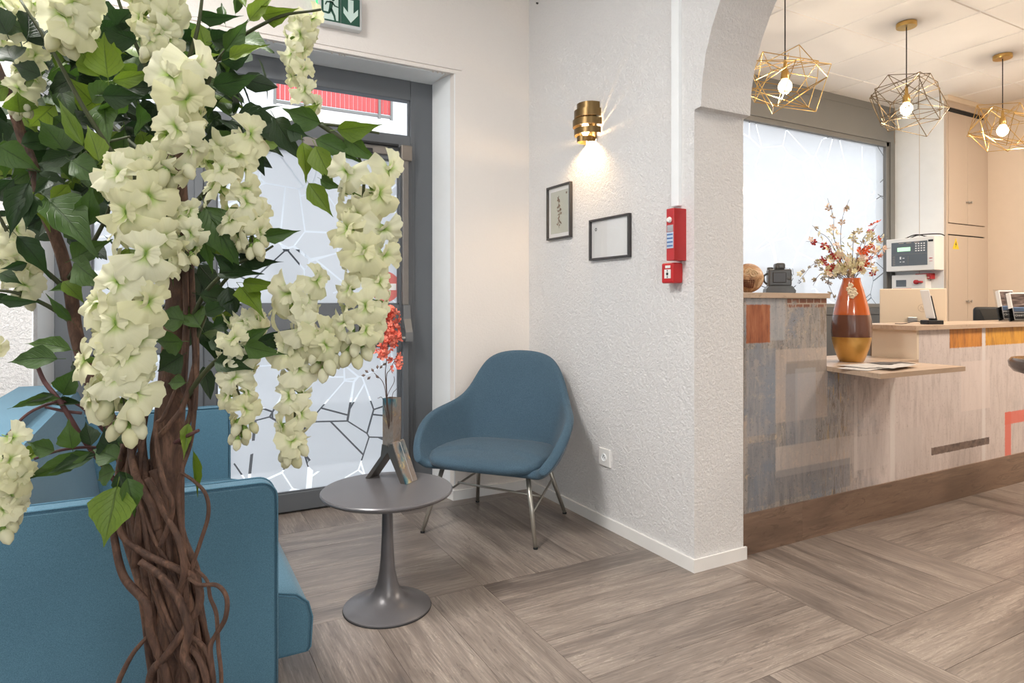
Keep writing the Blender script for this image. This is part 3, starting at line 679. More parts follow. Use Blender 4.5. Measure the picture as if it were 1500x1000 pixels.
brick.inputs[1].default_value = srgb(126, 82, 66); brick.inputs[2].default_value = srgb(146, 100, 82); brick.inputs[3].default_value = srgb(180, 166, 150); brick.inputs['Mortar Size'].default_value = .03
bmask = N.math('MULTIPLY', rect(1153, 1214, 430, 450), N.smooth(n_e, .38, .46)); colr = N.mix(bmask, colr, brick.outputs[0])
patch(N.ramp(n_s, [(.35, srgb(120, 62, 34)), (.5, srgb(160, 88, 50)), (.65, srgb(178, 112, 74))]), .95, 1093, 1128, 446, 503)
ye = N.ramp(n_s, [(.3, srgb(150, 96, 34)), (.5, srgb(216, 152, 30)), (.7, srgb(230, 172, 50))])
ora = N.ramp(n_s, [(.3, srgb(150, 84, 26)), (.5, srgb(206, 130, 30)), (.7, srgb(220, 150, 50))])
patch(ora, .95, 1391, 1438.5, 479, 510); patch(ye, .95, 1443.5, 1520, 477, 506)
patch(srgb(234, 228, 226), .8, 1438.5, 1443.5, 470, 700); patch(srgb(232, 226, 222), .6, 1304, 1311, 560, 715)
patch(srgb(236, 222, 216), .55, 1408, 1450, 530, 603)
patch(srgb(226, 218, 212), .5, 1251, 1256, 556, 700)
patch(srgb(232, 118, 102), .9, 1472, 1530, 604, 622); patch(srgb(232, 118, 102), .9, 1472, 1481, 604, 668)
patch(N.ramp(n_m, [(.4, srgb(74, 58, 52)), (.6, srgb(128, 108, 98))]), .92, 1364, 1449, 656, 667, edge=.002)
N.base(colr, N.math('ADD', .42, N.math('MULTIPLY', n_f, .2))); N.bump(N.math('ADD', n_f, n_s), .05, .002); M['mural'] = N.m
R0, R1, RE = 2.408, 3.03, 3.843
bm = bmesh.new(); prism(bm, [(R0, .195), (5.75, .195), (5.75, 1.04), (RE + .0205, 1.04), (RE + .0205, .869), (RE, .869), (RE, .845), (R1, .845), (R1, 1.222), (R0, 1.222)], 'Y', YC, YC + .025); obj('front_panel', bm, M['mural'], ct)
M['kickl'] = M['kick']
for a, b in ((2.408, 2.83), (2.8305, 5.75)):
    bm = BX(a, b, YC - .008, YC + .02, 0, .195); obj('kick_board', bm, M['kick'], ct)
bm = bmesh.new(); box(bm, 2.388, 2.408, YC - .010, YC + .4, 0, 1.222); obj('side_trim', bm, M['edge'], ct)
bm = bmesh.new(); box(bm, R1 - .022, R1, YC + .025, 2.62, 0.87, 1.222); box(bm, 2.41, R1 - .022, 2.60, 2.62, 0, 1.222); obj('raised_box', bm, M['edge'], ct)
bm = bmesh.new(); box(bm, 2.388, R1 + .012, YC - .014, 2.64, 1.222, 1.248, .001, 1); obj('raised_top', bm, M['counter_top'], ct)
bm = bmesh.new(); box(bm, RE, RE + .02, YC, 2.42, .868, 1.04); obj('end_panel', bm, M['cream'], ct)
ctz = 1.04
bm = bmesh.new(); prism(bm, [(3.80, YC - .02), (5.76, YC - .02), (5.76, 2.55), (3.99, 2.55), (3.80, 2.46)], 'Z', ctz, ctz + .026); obj('counter_top', bm, M['counter_top'], ct)
bm = bmesh.new(); box(bm, 3.86, 5.7, 2.42, 2.44, 0, 1.04); obj('back_panel', bm, M['edge'], ct)
dk = thing('reception_desk', 'low oak desk behind the reception counter carrying the computer monitor', 'desk', (4.8, 2.8, 0))
obj('desk_top', BX(3.9, 5.2, 2.46, 3.15, .70, .735), M['counter_top'], dk)
for X in (3.92, 5.16): obj('side_panel', BX(X, X + .02, 2.48, 3.13, 0, .70), M['edge'], dk)
bm = bmesh.new(); prism(bm, [(R1 + .001, YC + .0), (2.925, 1.80), (3.655, 1.80), (3.655, YC - .001), (3.86, YC - .0005), (3.86, 2.57), (R1 + .001, 2.57)], 'Z', .845, .869)
sh = obj('lower_shelf', bm, M['counter_top'], ct)
bm = bmesh.new(); box(bm, 3.04, 3.85, 2.60, 2.64, .0, .845); obj('back_panel', bm, M['edge'], ct)

# newspapers
papers = plain('newsprint', srgb(196, 192, 188), .8, var=.18, scale=40)
for k, (cx, cy, L, Wd, rz, m, lb) in enumerate(((3.02, 1.99, .34, .15, .12, papers, 'pale folded leaflet lying lowest at the left on the counter shelf'), (3.10, 2.02, .32, .17, -.12, papers, 'pale printed leaflet spread on top at the left of the shelf'), (3.27, 2.03, .20, .11, -.35, plain('dark_print', srgb(78, 72, 70), .5, var=.3, scale=60), 'dark glossy brochure overlapping the pale leaflets on the shelf'), (3.11, 1.90, .30, .08, .16, papers, 'thin pale leaflet nearest the front edge of the shelf'))):
    bm = bmesh.new(); z = .8700 + k * .0040
    gr = bmesh.ops.create_grid(bm, x_segments=8, y_segments=3, size=.5)['verts']
    for v in gr:
        v.co.z = .0018 * math.sin(v.co.x * 5 + k) ** 2
        v.co.x *= L; v.co.y *= Wd
    r = bmesh.ops.extrude_face_region(bm, geom=bm.faces[:]); 
    for v in r['geom']:
        if isinstance(v, bmesh.types.BMVert): v.co.z += .0012
    bm.transform(Matrix.Translation((cx + .12, cy, z)) @ Matrix.Rotation(rz, 4, 'Z'))
    tag(obj('leaflet', bm, m), lb, 'leaflet', None)

# orange vase with mixed flowers
vb = Vector((3.394, 2.255, .8695))
N = NT('banded_lacquer'); z_ = N.sep(N.coord())[2]
c1 = N.mix(N.math('GREATER_THAN', z_, .138), srgb(212, 164, 84), srgb(110, 72, 58)); c2 = N.mix(N.math('GREATER_THAN', z_, .262), c1, srgb(196, 92, 34))
gold = N.math('LESS_THAN', z_, .138)
c2 = N.mix(N.math('MULTIPLY', N.math('MULTIPLY', gold, N.smooth(N.noise(N.coord(), 9, 3), .5, .7)), .5), c2, srgb(170, 122, 60))
N.base(c2, N.math('ADD', .12, N.math('MULTIPLY', gold, .22)), 0); N.set(N.p.inputs['Metallic'], N.math('MULTIPLY', gold, .55)); N.p.inputs['Coat Weight'].default_value = .6; M['vase'] = N.m
vs_ = thing('floor_vase', 'tall orange, brown and gold lacquered vase standing on the counter shelf', 'vase', vb)
prof = [(0, 0), (.060, 0), (.064, .006), (.074, .03), (.089, .075), (.099, .12), (.1035, .165), (.103, .205), (.097, .25), (.087, .30), (.075, .35), (.062, .40), (.051, .435), (.046, .455), (.046, .468), (.041, .468), (.041, .44), (.03, .40), (0, .40)]
bm = bmesh.new(); lathe(bm, prof, 48); obj('body', bm, M['vase'], vs_, 50, world=False)
# blossom painted on the vase: raised petals
bm = bmesh.new()
vd = Vector((-vb.x, -vb.y, 0)).normalized(); vr = Vector((vd.y, -vd.x, 0))
if vr.dot(Vector((CN, -SN, 0))) < 0: vr = -vr
for (ox, z) in ((-.004, .425), (.012, .400), (-.006, .385), (.004, .365), (.018, .38), (-.012, .405)):
    rr = .055 + (.44 - z) * .3; p = vd * rr + vr * ox + Vector((0, 0, z))
    for a in range(5):
        q = p + (vr * math.cos(a * 1.257) + Vector((0, 0, 1)) * math.sin(a * 1.257)) * .008
        lathe(bm, [(0, .0), (.007, .0005), (.0075, .002), (0, .004)], 8, q, vd)
obj('painted_blossom', bm, plain('ivory_petal', srgb(240, 222, 190), .6), vs_, True, world=False)
M['ivory'] = plain('ivory_blossom', srgb(252, 240, 200), .7, var=.1); M['pinkb'] = plain('pale_pink_blossom', srgb(246, 220, 198), .7, var=.1)
M['orangeb'] = plain('orange_blossom', srgb(232, 96, 44), .7, var=.12); M['redb'] = plain('crimson_blossom', srgb(186, 58, 56), .7, var=.12)
M['olive'] = plain('olive_leaf', srgb(160, 156, 70), .6); M['twig'] = plain('dark_twig', srgb(84, 66, 58), .8); M['bud'] = plain('taupe_bud', srgb(180, 164, 134), .7)
bq = thing('flower_arrangement', 'loose bouquet of ivory, orange and crimson blossoms in the orange vase', 'flowers', vb + Vector((0, 0, .40)))
def small_flower(r, cup=.35):
    bm = bmesh.new()
    for k in range(5):
        a = k * 2 * math.pi / 5; d = Vector((math.cos(a), math.sin(a), 0)); n_ = Vector((-d.y, d.x, 0))
        o0 = bm.verts.new(d * r * .1); l1 = bm.verts.new(d * r * .6 + n_ * r * .36 + Vector((0, 0, r * cup * .6))); r1 = bm.verts.new(d * r * .6 - n_ * r * .36 + Vector((0, 0, r * cup * .6)))
        t1 = bm.verts.new(d * r * 1.0 + n_ * r * .2 + Vector((0, 0, r * cup))); t2 = bm.verts.new(d * r * 1.0 - n_ * r * .2 + Vector((0, 0, r * cup)))
        mid = bm.verts.new(d * r * .6 + Vector((0, 0, r * cup * .4)))
        bm.faces.new((o0, mid, l1)); bm.faces.new((o0, r1, mid)); bm.faces.new((l1, mid, t1)); bm.faces.new((mid, t2, t1)); bm.faces.new((mid, r1, t2))
    lathe(bm, [(0, -.002), (r * .16, 0), (r * .12, r * .3), (0, r * .34)], 6, mi=0)
    return bm
sf = {}
for k, r in (('ivory', .020), ('pinkb', .020), ('orangeb', .022), ('redb', .019), ('bud', .0125)):
    sf[k] = me_of(small_flower(r, .35 if k != 'bud' else 1.6), 'blossom', M[k])
def place_flower(me, p, parent, nm='blossom', s=1, rnd=random):
    o = bpy.data.objects.new(nm, me); COL.objects.link(o); o.parent = parent; o.location = WM[parent].inverted() @ p
    o.rotation_euler = (rnd.uniform(.4, 2.2), rnd.uniform(-.8, .8), rnd.uniform(0, 6.28)); o.scale = (s,) * 3; return o
rb = random.Random(11); D0 = 3.66
top = vb + Vector((0, 0, .43))
brs = [  # pixel path, depth offset, blossom kinds, density
    ([(1222, 350), (1221, 320), (1212, 290)], -.02, ['pinkb', 'pinkb', 'ivory'], 9), ([(1232, 360), (1234, 320), (1244, 292)], .04, ['pinkb', 'bud', 'pinkb'], 6),
    ([(1225, 380), (1205, 358), (1180, 353)], -.06, ['redb', 'redb', 'pinkb', 'ivory'], 14), ([(1215, 352), (1200, 340), (1190, 330)], .06, ['bud', 'ivory'], 4),
    ([(1255, 375), (1268, 345), (1285, 329)], .02, ['orangeb', 'ivory', 'bud'], 8), ([(1262, 370), (1275, 340), (1283, 333)], .08, ['bud', 'redb'], 5),
    ([(1262, 385), (1275, 380), (1295, 372)], -.08, ['orangeb', 'orangeb', 'pinkb', 'redb'], 13), ([(1258, 372), (1272, 358), (1280, 354)], -.1, ['orangeb', 'ivory'], 6),
    ([(1225, 395), (1195, 385), (1168, 415)], -.02, ['bud', 'bud', 'ivory'], 16), ([(1225, 402), (1213, 412), (1224, 440)], -.06, ['bud'], 9),
    ([(1208, 400), (1198, 405), (1191, 418)], .03, ['bud'], 5), ([(1250, 350), (1250, 345), (1258, 336)], .1, ['ivory', 'bud'], 6), ([(1265, 395), (1275, 395), (1280, 398)], .05, ['redb', 'ivory'], 5),
    ([(1270, 365), (1285, 348), (1300, 346)], .1, ['bud', 'ivory'], 5), ([(1220, 398), (1208, 385), (1204, 375)], -.1, ['redb', 'ivory'], 8), ([(1275, 375), (1290, 365), (1305, 363)], -.05, ['ivory', 'pinkb'], 5)]
bm = bmesh.new()
for pth, dz, kinds, n in brs:
    pw = [top + Vector((0, 0, -.06))] + [top + Vector((0, 0, .01)) + (P(*pth[0], D0) - top) * .25] + [P(x, y, D0 + dz * (i + 1) / 3) for i, (x, y) in enumerate(pth)]
    sp = spline(pw, 6); tube(bm, sp, [.0022, .0016, .0009], 5)
    for k in range(n):
        t = .38 + .62 * (k + .5) / n; q = sp[min(len(sp) - 1, int(t * (len(sp) - 1)))] + Vector([rb.gauss(0, .012) for _ in range(3)])
        place_flower(sf[rb.choice(kinds)], q, bq, s=rb.uniform(.8, 1.25), rnd=rb)
obj('stem', bm, M['twig'], bq)
for k in range(125):   # dense ivory core
    x = rb.gauss(1240, 19); y = 400 - abs(rb.gauss(0, 17)) + rb.uniform(-2, 7)
    if abs(x - 1240) > 42: continue
    place_flower(sf[rb.choice(['ivory', 'ivory', 'pinkb', 'ivory', 'redb' if x < 1225 else 'ivory'])], P(x, y, D0 + rb.uniform(-.08, .08)), bq, s=rb.uniform(.75, 1.15), rnd=rb)
bm = bmesh.new()
for k in range(50):
    p = P(rb.gauss(1238, 20), rb.uniform(345, 405), D0 + rb.uniform(-.07, .07)); d = Vector((rb.uniform(-1, 1), rb.uniform(-1, 1), rb.uniform(.2, 1.2))).normalized() * rb.uniform(.02, .045); n_ = d.orthogonal().normalized() * .006
    a = bm.verts.new(p); b = bm.verts.new(p + d * .5 + n_); c_ = bm.verts.new(p + d); e = bm.verts.new(p + d * .5 - n_); m_ = bm.verts.new(p + d * .5 + d.cross(n_).normalized() * .002); bm.faces.new((a, m_, b)); bm.faces.new((a, e, m_)); bm.faces.new((b, m_, c_)); bm.faces.new((m_, e, c_))
o = obj('small_leaf', bm, M['olive'], bq); o['kind'] = 'stuff'

# ornaments on the raised block
N = NT('carved_wood'); co = N.coord(); N.base(N.ramp(N.noise(co, 18, 4, .6, 1.5), [(.3, srgb(120, 76, 46)), (.5, srgb(196, 150, 106)), (.7, srgb(232, 206, 172))]), .5); M['carved'] = N.m
oc = P(1096, 408, 3.15); oc.z = 1.248 + .072
og = thing('carved_ball', 'round carved wooden ornament with spiral relief, half behind the pillar', 'ornament', (oc.x, oc.y, 1.248))
bm = bmesh.new(); lathe(bm, [(0, -.072)] + [(.072 * math.sin(a * math.pi / 14), -.072 * math.cos(a * math.pi / 14)) for a in range(1, 14)] + [(0, .072)], 28, oc); obj('body', bm, M['carved'], og, True)
vdir = Vector((-oc.x, -oc.y, 0)).normalized(); vri = Vector((CN, -SN, 0))
def on_ball(u, v, r=.0735):
    d = (vdir + vri * u + Vector((0, 0, v))).normalized(); return oc + d * r
bm = bmesh.new()
for cu, cv, tr_ in ((.35, .25, .3), (.0, .45, .28)):
    tube(bm, [on_ball(cu + tr_ * (1 - t / 22) * math.cos(t * .55), cv + tr_ * (1 - t / 22) * math.sin(t * .55)) for t in range(20)], .004, 6)
obj('spiral_relief', bm, plain('pale_carving', srgb(226, 192, 150), .6), og, True)
bm = bmesh.new()
for i in range(6):
    for j in range(5):
        p = on_ball(-.35 + i * .14, -.2 - j * .15, .0728); lathe(bm, [(0, 0), (.0045, 0), (.003, .003), (0, .0035)], 6, p, (p - oc))
obj('dotted_relief', bm, plain('dark_brown_carving', srgb(112, 60, 32), .6), og, True)
# ceramic camera
M['slate'] = plain('dark_grey_glazed_ceramic', srgb(92, 92, 90), .35, var=.15, scale=30)
kc = P(1141, 405, 3.25); kc.z = 1.248
km = thing('camera_ornament', 'dark grey ceramic ornament shaped like an old photo camera on a plinth', 'ornament', kc, R(-40))
def K(bm, name, m=None, smooth=False): return obj(name, bm, m or M['slate'], km, smooth, world=False)
bm = bmesh.new(); prism(bm, [(-.070, 0), (.070, 0), (.072, .012), (.055, .035), (-.055, .035), (-.068, .02)], 'Y', -.045, .045); K(bm, 'plinth')
bm = BX(-.056, .056, -.032, .032, .033, .120, .008, 2); K(bm, 'body')
bm = BX(-.022, .026, -.030, .034, .118, .152, .01, 2); K(bm, 'viewfinder')
bm = bmesh.new(); box(bm, -.008, .014, -.036, -.029, .125, .143, .003, 1); K(bm, 'eyepiece')
bm = bmesh.new(); box(bm, -.036, .028, -.037, -.031, .052, .104, .003, 1); K(bm, 'rear_screen', plain('dark_screen_relief', srgb(70, 66, 64), .3))
bm = bmesh.new(); lathe(bm, [(0, 0), (.010, 0), (.010, .004), (.006, .006), (0, .006)], 16, (.042, -.032, .075), (0, -1, 0)); K(bm, 'dial', None, 40)
bm = bmesh.new(); lathe(bm, [(0, 0), (.015, 0), (.015, .010), (.012, .013), (0, .013)], 18, (-.042, 0, .118)); K(bm, 'mode_dial', None, 40)
bm = bmesh.new(); lathe(bm, [(0, 0), (.030, 0), (.030, .03), (.026, .034), (.026, .05), (0, .05)], 24, (0, .030, .075), (0, 1, 0)); K(bm, 'lens', None, 40)
bm = bmesh.new(); tube(bm, spline([(-.056, 0, .10), (-.072, 0, .085), (-.070, 0, .06), (-.058, 0, .045)], 5), .005, 8); K(bm, 'strap', None, True)

# ---- tan cabinet, right end
cb = thing('tall_cabinet', 'tall beige built-in cupboard with upper and lower double doors', 'cabinet', (6.42, 3.83, 0))
YK = 3.326
bm = bmesh.new(); box(bm, 6.42, 7.158, YK + .02, 3.948, 0, RZ - .03); obj('carcass', bm, M['tan'], cb)
bm = BX(6.415, 6.42, YK + .02, 3.80, .4, RZ - .004); obj('side_panel', bm, M['smooth_white'], cb, label='white side panel')
bm = BX(6.4135, 6.4155, 3.562, 3.566, .4, RZ - .01); obj('side_panel_joint', bm, M['tan'], cb)
bm = bmesh.new(); box(bm, 6.42, 6.45, YK, YK + .02, 0, RZ - .004); box(bm, 7.10, 7.158, YK, YK + .02, 0, RZ - .004); box(bm, 6.45, 7.10, YK, YK + .02, onY(1418, 168, YK).z + .03, RZ - .05); box(bm, 6.45, 7.10, YK, YK + .02, onY(1418, 345, YK).z, onY(1418, 330, YK).z)
obj('face_frame', bm, M['tan'], cb)
bm = BX(6.41, 7.158, YK - .02, YK + .03, RZ - .05, RZ - .004); obj('cornice', bm, M['cream'], cb)
bm = BX(6.45, 7.10, YK + .012, YK + .0195, .2, RZ - .06); obj('shadow_gap', bm, M['dark_gap'], cb)  # dark sheet, shade between frame and doors put into its colour
zt_, zm_, zl_ = onY(1418, 171, YK).z, onY(1418, 329, YK).z, onY(1418, 347, YK).z
for z0, z1, kz in ((zm_, zt_, onY(1418, 297, YK).z), (.1, zl_, onY(1418, 441, YK).z)):
    for a, b, kx in ((6.452, 6.775, 6.752), (6.779, 7.098, 6.802)):
        d_ = obj('door', BX(a, b, YK - .008, YK + .012, z0, z1, .002, 1), M['tan'], cb)
        bm = bmesh.new(); lathe(bm, [(0, 0), (.008, 0), (.006, .012), (.012, .02), (.011, .028), (0, .03)], 14, (kx, YK - .008, kz), (0, -1, 0)); obj('knob', bm, M['steel'], d_, 50)
wz = onY(1400, 357, YK - .008)
ws = thing('warning_sticker', 'yellow triangular electric hazard sticker on the lower cupboard door', 'sticker', (wz.x, wz.y, wz.z - .05))
bm = bmesh.new(); s_ = .055; poly(bm, [(wz.x - s_, wz.z - s_ * .9), (wz.x + s_, wz.z - s_ * .9), (wz.x, wz.z + s_)], YK - .0095, YK - .0085); obj('triangle', bm, plain('warning_yellow', srgb(246, 208, 40), .5), ws)
bm = bmesh.new(); poly(bm, [(wz.x + .008, wz.z + .025), (wz.x - .014, wz.z - .008), (wz.x - .002, wz.z - .008), (wz.x - .010, wz.z - .038), (wz.x + .014, wz.z + .002), (wz.x + .002, wz.z + .002)], YK - .0105, YK - .0096); obj('lightning_symbol', bm, M['black'], ws)

# ---- fire alarm panel on the white side
XA = 6.26
y0, y1 = onX(1369, 370, XA).y, onX(1298, 370, XA).y; z0, z1 = onX(1369, 395, XA).z, onX(1369, 345, XA).z
al = thing('alarm_control_panel', 'white fire alarm control panel with dark keypad and green display', 'control panel', (XA, (y0 + y1) / 2, z0))
bm = BX(XA, 6.415, y0, y1, z0, z1, .006, 2); obj('housing', bm, M['white'], al)
def AX(name, fy0, fy1, fz0, fz1, m, off=.003, bev=0):
    Wd = y1 - y0; Hd = z1 - z0
    return obj(name, BX(XA - off, XA - off + .003, y1 - Wd * fy1, y1 - Wd * fy0, z0 + Hd * fz0, z0 + Hd * fz1, bev, 1), m, al)
slate2 = plain('slate_grey_fascia', srgb(98, 106, 114), .4)
fp = AX('fascia', .12, .86, .16, .88, slate2)
def sub(name, rects, m, off=.005):
    Wd = y1 - y0; Hd = z1 - z0; bm = bmesh.new()
    for r in rects: box(bm, XA - off, XA - off + .0025, y1 - Wd * r[1], y1 - Wd * r[0], z0 + Hd * r[2], z0 + Hd * r[3])
    return obj(name, bm, m, fp)
sub('display', [(.25, .52, .60, .72)], emit('green_display', (.45, .75, .5, 1), .9))
sub('divider', [(.12, .86, .50, .51), (.47, .48, .18, .46)], M['gray_metal2'])
sub('key', [(.62 + .055 * i, .65 + .055 * i, .58 + .07 * j, .61 + .07 * j) for i in range(4) for j in range(4)] + [(.30, .33, .36, .44), (.36, .40, .38, .40), (.30, .33, .27, .29), (.36, .40, .27, .29)], M['smooth_white'])
sub('key_row', [(.15, .2, .44 - .06 * j, .45 - .06 * j) for j in range(5)] + [(.28 + .16 * i, .38 + .16 * i, .84, .855) for i in range(3)], M['tan'])
AX('corner_mark', .88, .975, .84, .90, M['black'], .004); AX('red_mark', .90, .96, .34, .36, M['red'], .004); AX('red_mark', .90, .96, .26, .27, M['red'], .004)
bm = bmesh.new(); tube(bm, spline([(XA + .05, y1 - .2, z1), (XA + .06, y1 - .28, z1 + .025), (XA + .07, y1 - .45, z1 + .02), (XA + .08, y1 - .5, z1 - .0)], 6), .005, 6); tube(bm, spline([(XA + .05, y0 + .30, z1), (XA + .06, y0 + .2, z1 + .03), (XA + .06, y0 + .1, z1 + .002)], 6), .005, 6); obj('cable', bm, M['cord'], al, True)
# small white box below
XB = 6.32; yb0, yb1 = onX(1356, 410, XB).y, onX(1306, 410, XB).y; zb0, zb1 = onX(1340, 424, XB).z, onX(1340, 402, XB).z
b2 = thing('alarm_key_box', 'small white alarm box with red key switch below the control panel', 'control box', (XB, (yb0 + yb1) / 2, zb0))
obj('housing', BX(XB, 6.415, yb0, yb1, zb0, zb1, .004, 1), M['white'], b2)
Wd = yb1 - yb0
obj('display', BX(XB - .002, XB, yb1 - Wd * .44, yb1 - Wd * .14, zb0 + .03, zb0 + .095), slate2, b2)
bm = bmesh.new(); lathe(bm, [(0, 0), (.022, 0), (.02, .02), (0, .024)], 18, (XB, yb1 - Wd * .74, (zb0 + zb1) / 2), (-1, 0, 0)); box(bm, XB - .03, XB, yb1 - Wd * .92, yb1 - Wd * .74, (zb0 + zb1) / 2 - .008, (zb0 + zb1) / 2 + .008, .002, 1); obj('key_switch', bm, M['red'], b2, 40)
obj('red_label', BX(XB - .002, XB, yb1 - Wd * .6, yb1 - Wd * .04, zb0 + .002, zb0 + .014), M['red'], b2)
z9 = onX(1350, 399, 6.38)
b3 = thing('red_wall_label', 'small red plastic label with white lettering beside the key box', 'label', (6.40, onX(1351, 403, 6.40).y, onX(1351, 406, 6.4).z))
ya, yb = onX(1363, 403, 6.34).y, onX(1341, 403, 6.34).y; za, zc = onX(1350, 408.5, 6.34).z, onX(1350, 400.5, 6.34).z
obj('plate', BX(6.34, 6.415, ya, yb, za, zc), M['red'], b3)
bm = bmesh.new()
for j in range(2):
    for i in range(9):
        if j == 0 or 1 < i < 7: box(bm, 6.338, 6.34, ya + .012 + i * (yb - ya - .02) / 9, ya + .008 + (i + .8) * (yb - ya - .02) / 9, za + .008 + j * .02, za + .02 + j * .02)
obj('lettering', bm, M['white'], b3)

# ---- computer monitor seen from the back
def text_mesh(body, size, ext=.0008, italic=0, bold=0):
    c_ = bpy.data.curves.new('txt', 'FONT'); c_.body = body; c_.size = size; c_.extrude = ext; c_.align_x = 'CENTER'; c_.align_y = 'CENTER'; c_.shear = italic; c_.offset = bold
    o = bpy.data.objects.new('txt', c_); COL.objects.link(o); dg = bpy.context.evaluated_depsgraph_get(); me = bpy.data.meshes.new_from_object(o.evaluated_get(dg)); bpy.data.objects.remove(o)
    bm = bmesh.new(); bm.from_mesh(me); return bm
md = 4.7; mc = P(1336.5, 448, md); mz1 = CAM_H + (443 - 422.5) / F * md
mn = thing('computer_monitor', 'beige-backed computer monitor seen from behind on the reception desk', 'monitor', (mc.x, mc.y, .735), R(-60))
hw = 83 / F * md / 2
bm = BX(-hw, hw, -.012, .012, .90 - .735, mz1 - .735, .006, 2); obj('back_shell', bm, M['cream'], mn, world=False)
bm = BX(-hw + .01, hw - .01, .012, .016, .91 - .735, mz1 - .735 - .01); obj('screen', bm, M['black'], mn, world=False)
bm = bmesh.new(); box(bm, -.03, .03, -.05, -.012, .02, .36, .004, 1); box(bm, -.12, .12, -.12, .08, 0, .015, .004, 1); obj('stand', bm, M['steel'], mn, world=False)
lg = plain('grey_logo_print', srgb(200, 182, 160), .5)
bm = bmesh.new(); lx, lz = (1349 - 1336.5) / F * md, CAM_H + (443 - 451) / F * md - .735
lathe(bm, [(.026, 0), (.029, 0), (.029, .001), (.026, .001), (.026, 0)], 28, (lx, -.012, lz), (0, -1, 0)); lo = obj('round_logo', bm, lg, mn, world=False)
bm = text_mesh('hp', .038, .0006, .3); bm.transform(Matrix.Translation((lx, -.0128, lz)) @ Matrix.Rotation(R(90), 4, 'X')); obj('logo_letters', bm, lg, lo, world=False)
# card terminal stand on the counter
kd = 3.98; kp = onZ(1365, 472, ctz + .026); kp = P(1365, 470, 3.95); 
tm = thing('tablet_stand', 'small black stand holding a tilted white-backed tablet on the counter', 'stand', (kp.x, kp.y, ctz + .026), R(-22))
bm = BX(-.052, .052, -.035, .035, 0, .026, .004, 2); obj('base', bm, M['black'], tm, world=False)
tilt = Matrix.Rotation(R(-14), 4, 'Y')
bm = bmesh.new(); box(bm, -.006, .006, -.03, .03, .0, .16, .003, 1); bm.transform(Matrix.Translation((.01, 0, .02)) @ tilt); obj('holder', bm, M['black'], tm, world=False)
bm = bmesh.new(); box(bm, -.017, -.007, -.035, .035, .02, .20, .003, 1); bm.transform(Matrix.Translation((.01, 0, .02)) @ tilt); obj('tablet', bm, M['smooth_white'], tm, world=False)
bm = bmesh.new(); tube(bm, spline([(-.05, .0, .01), (-.10, .01, .018), (-.16, .03, .004), (-.2, .06, .003)], 6), .0022, 6); obj('cable', bm, M['cord'], tm, True, world=False)
# office chair behind the counter
oc2 = P(1457, 462, 5.1)
och = thing('office_chair', 'black office chair back showing above the counter', 'chair', (oc2.x, oc2.y, 0), R(-62))
bm = bmesh.new(); box(bm, -.14, .14, -.03, .03, .74, 1.165, .025, 3); ob = obj('backrest', bm, M['black'], och, 40, world=False)
bm = bmesh.new(); prism(bm, [(-.10, 1.15), (.12, 1.15), (.12, .9), (.0, .9), (-.06, 1.05)], 'Y', -.034, -.029); obj('backrest_inset', bm, plain('charcoal_mesh', srgb(66, 64, 60), .6), ob, world=False)
bm = BX(-.24, .24, -.06, .40, .44, .52, .03, 3); obj('seat', bm, M['black'], och, world=False)
bm = bmesh.new(); tube(bm, [(0, .17, .08), (0, .17, .45)], .025, 12)
for k in range(5): a = k * 1.257; tube(bm, [(0, .17, .10), (.27 * math.cos(a), .17 + .27 * math.sin(a), .06)], [.02, .014], 8); lathe(bm, [(0, -.03), (.02, -.025), (.03, 0), (.02, .025), (0, .03)], 12, (.27 * math.cos(a), .17 + .27 * math.sin(a), .031), (math.sin(a), -math.cos(a), 0))
tube(bm, [(0, -.03, .8), (0, -.06, .55), (0, .1, .45)], .015, 8); obj('base', bm, M['black'], och, 40, world=False)
# brochure holders
M['acrylic'] = clear_glass('clear_acrylic', (.95, .96, .97, 1))
def holder(px, d, rz, label, H, stack):
    p = P(px, 470, d)
    h = thing('brochure_holder', label, 'brochure holder', (p.x, p.y, ctz + .026), rz)
    tl = Matrix.Rotation(R(14), 4, 'X')
    T = Matrix.Translation((0, 0, .0)) @ Matrix.Rotation(R(-14), 4, 'X')
    bm = bmesh.new(); box(bm, -.056, .056, .022, .025, 0, H + .02); box(bm, -.056, .056, -.026, -.023, 0, H * .45); box(bm, -.056, -.053, -.026, .025, 0, H * .45); box(bm, .053, .056, -.026, .025, 0, H * .45); box(bm, -.056, .056, -.026, .025, 0, .003)
    bm.transform(T); bm.transform(Matrix.Translation((0, 0, .008))); obj('clear_shell', bm, M['acrylic'], h, world=False)
    b = thing('brochure', 'stack of white brochures in the ' + stack, 'brochure', (p.x, p.y, ctz + .04), rz)
    bm = bmesh.new(); box(bm, -.05, .05, -.019, .018, 0, H, .0015, 1); bm.transform(T); obj('page_block', bm, M['white'], b, world=False)
    bm = bmesh.new(); box(bm, -.044, .046, -.0205, -.019, H * .28, H - .01); bm.transform(T); cv = obj('cover_photo', bm, NTcover, b, world=False)
    bm = bmesh.new(); box(bm, -.044, .046, -.0215, -.0205, H * .30, H * .45); bm.transform(T); obj('blue_patch', bm, plain('blue_photo_detail', srgb(120, 150, 190), .4), cv, world=False)
    bm = bmesh.new(); box(bm, -.044, .046, -.0205, -.019, .004, H * .24); bm.transform(T); ti = obj('title_strip', bm, M['black'], b, world=False)
    bm = text_mesh('CHARTRE', .019, .0004, bold=.0006); bm.transform(T @ Matrix.Translation((0, -.0212, H * .15)) @ Matrix.Rotation(R(90), 4, 'X')); obj('title', bm, M['white'], ti, world=False)
N = NT('dark_cover_print'); N.base(N.ramp(N.noise(N.coord(scale=(6, 1, 40)), 2, 3), [(.4, srgb(70, 58, 54)), (.6, srgb(120, 104, 98)), (.7, srgb(170, 156, 150))]), .35); NTcover = N.m
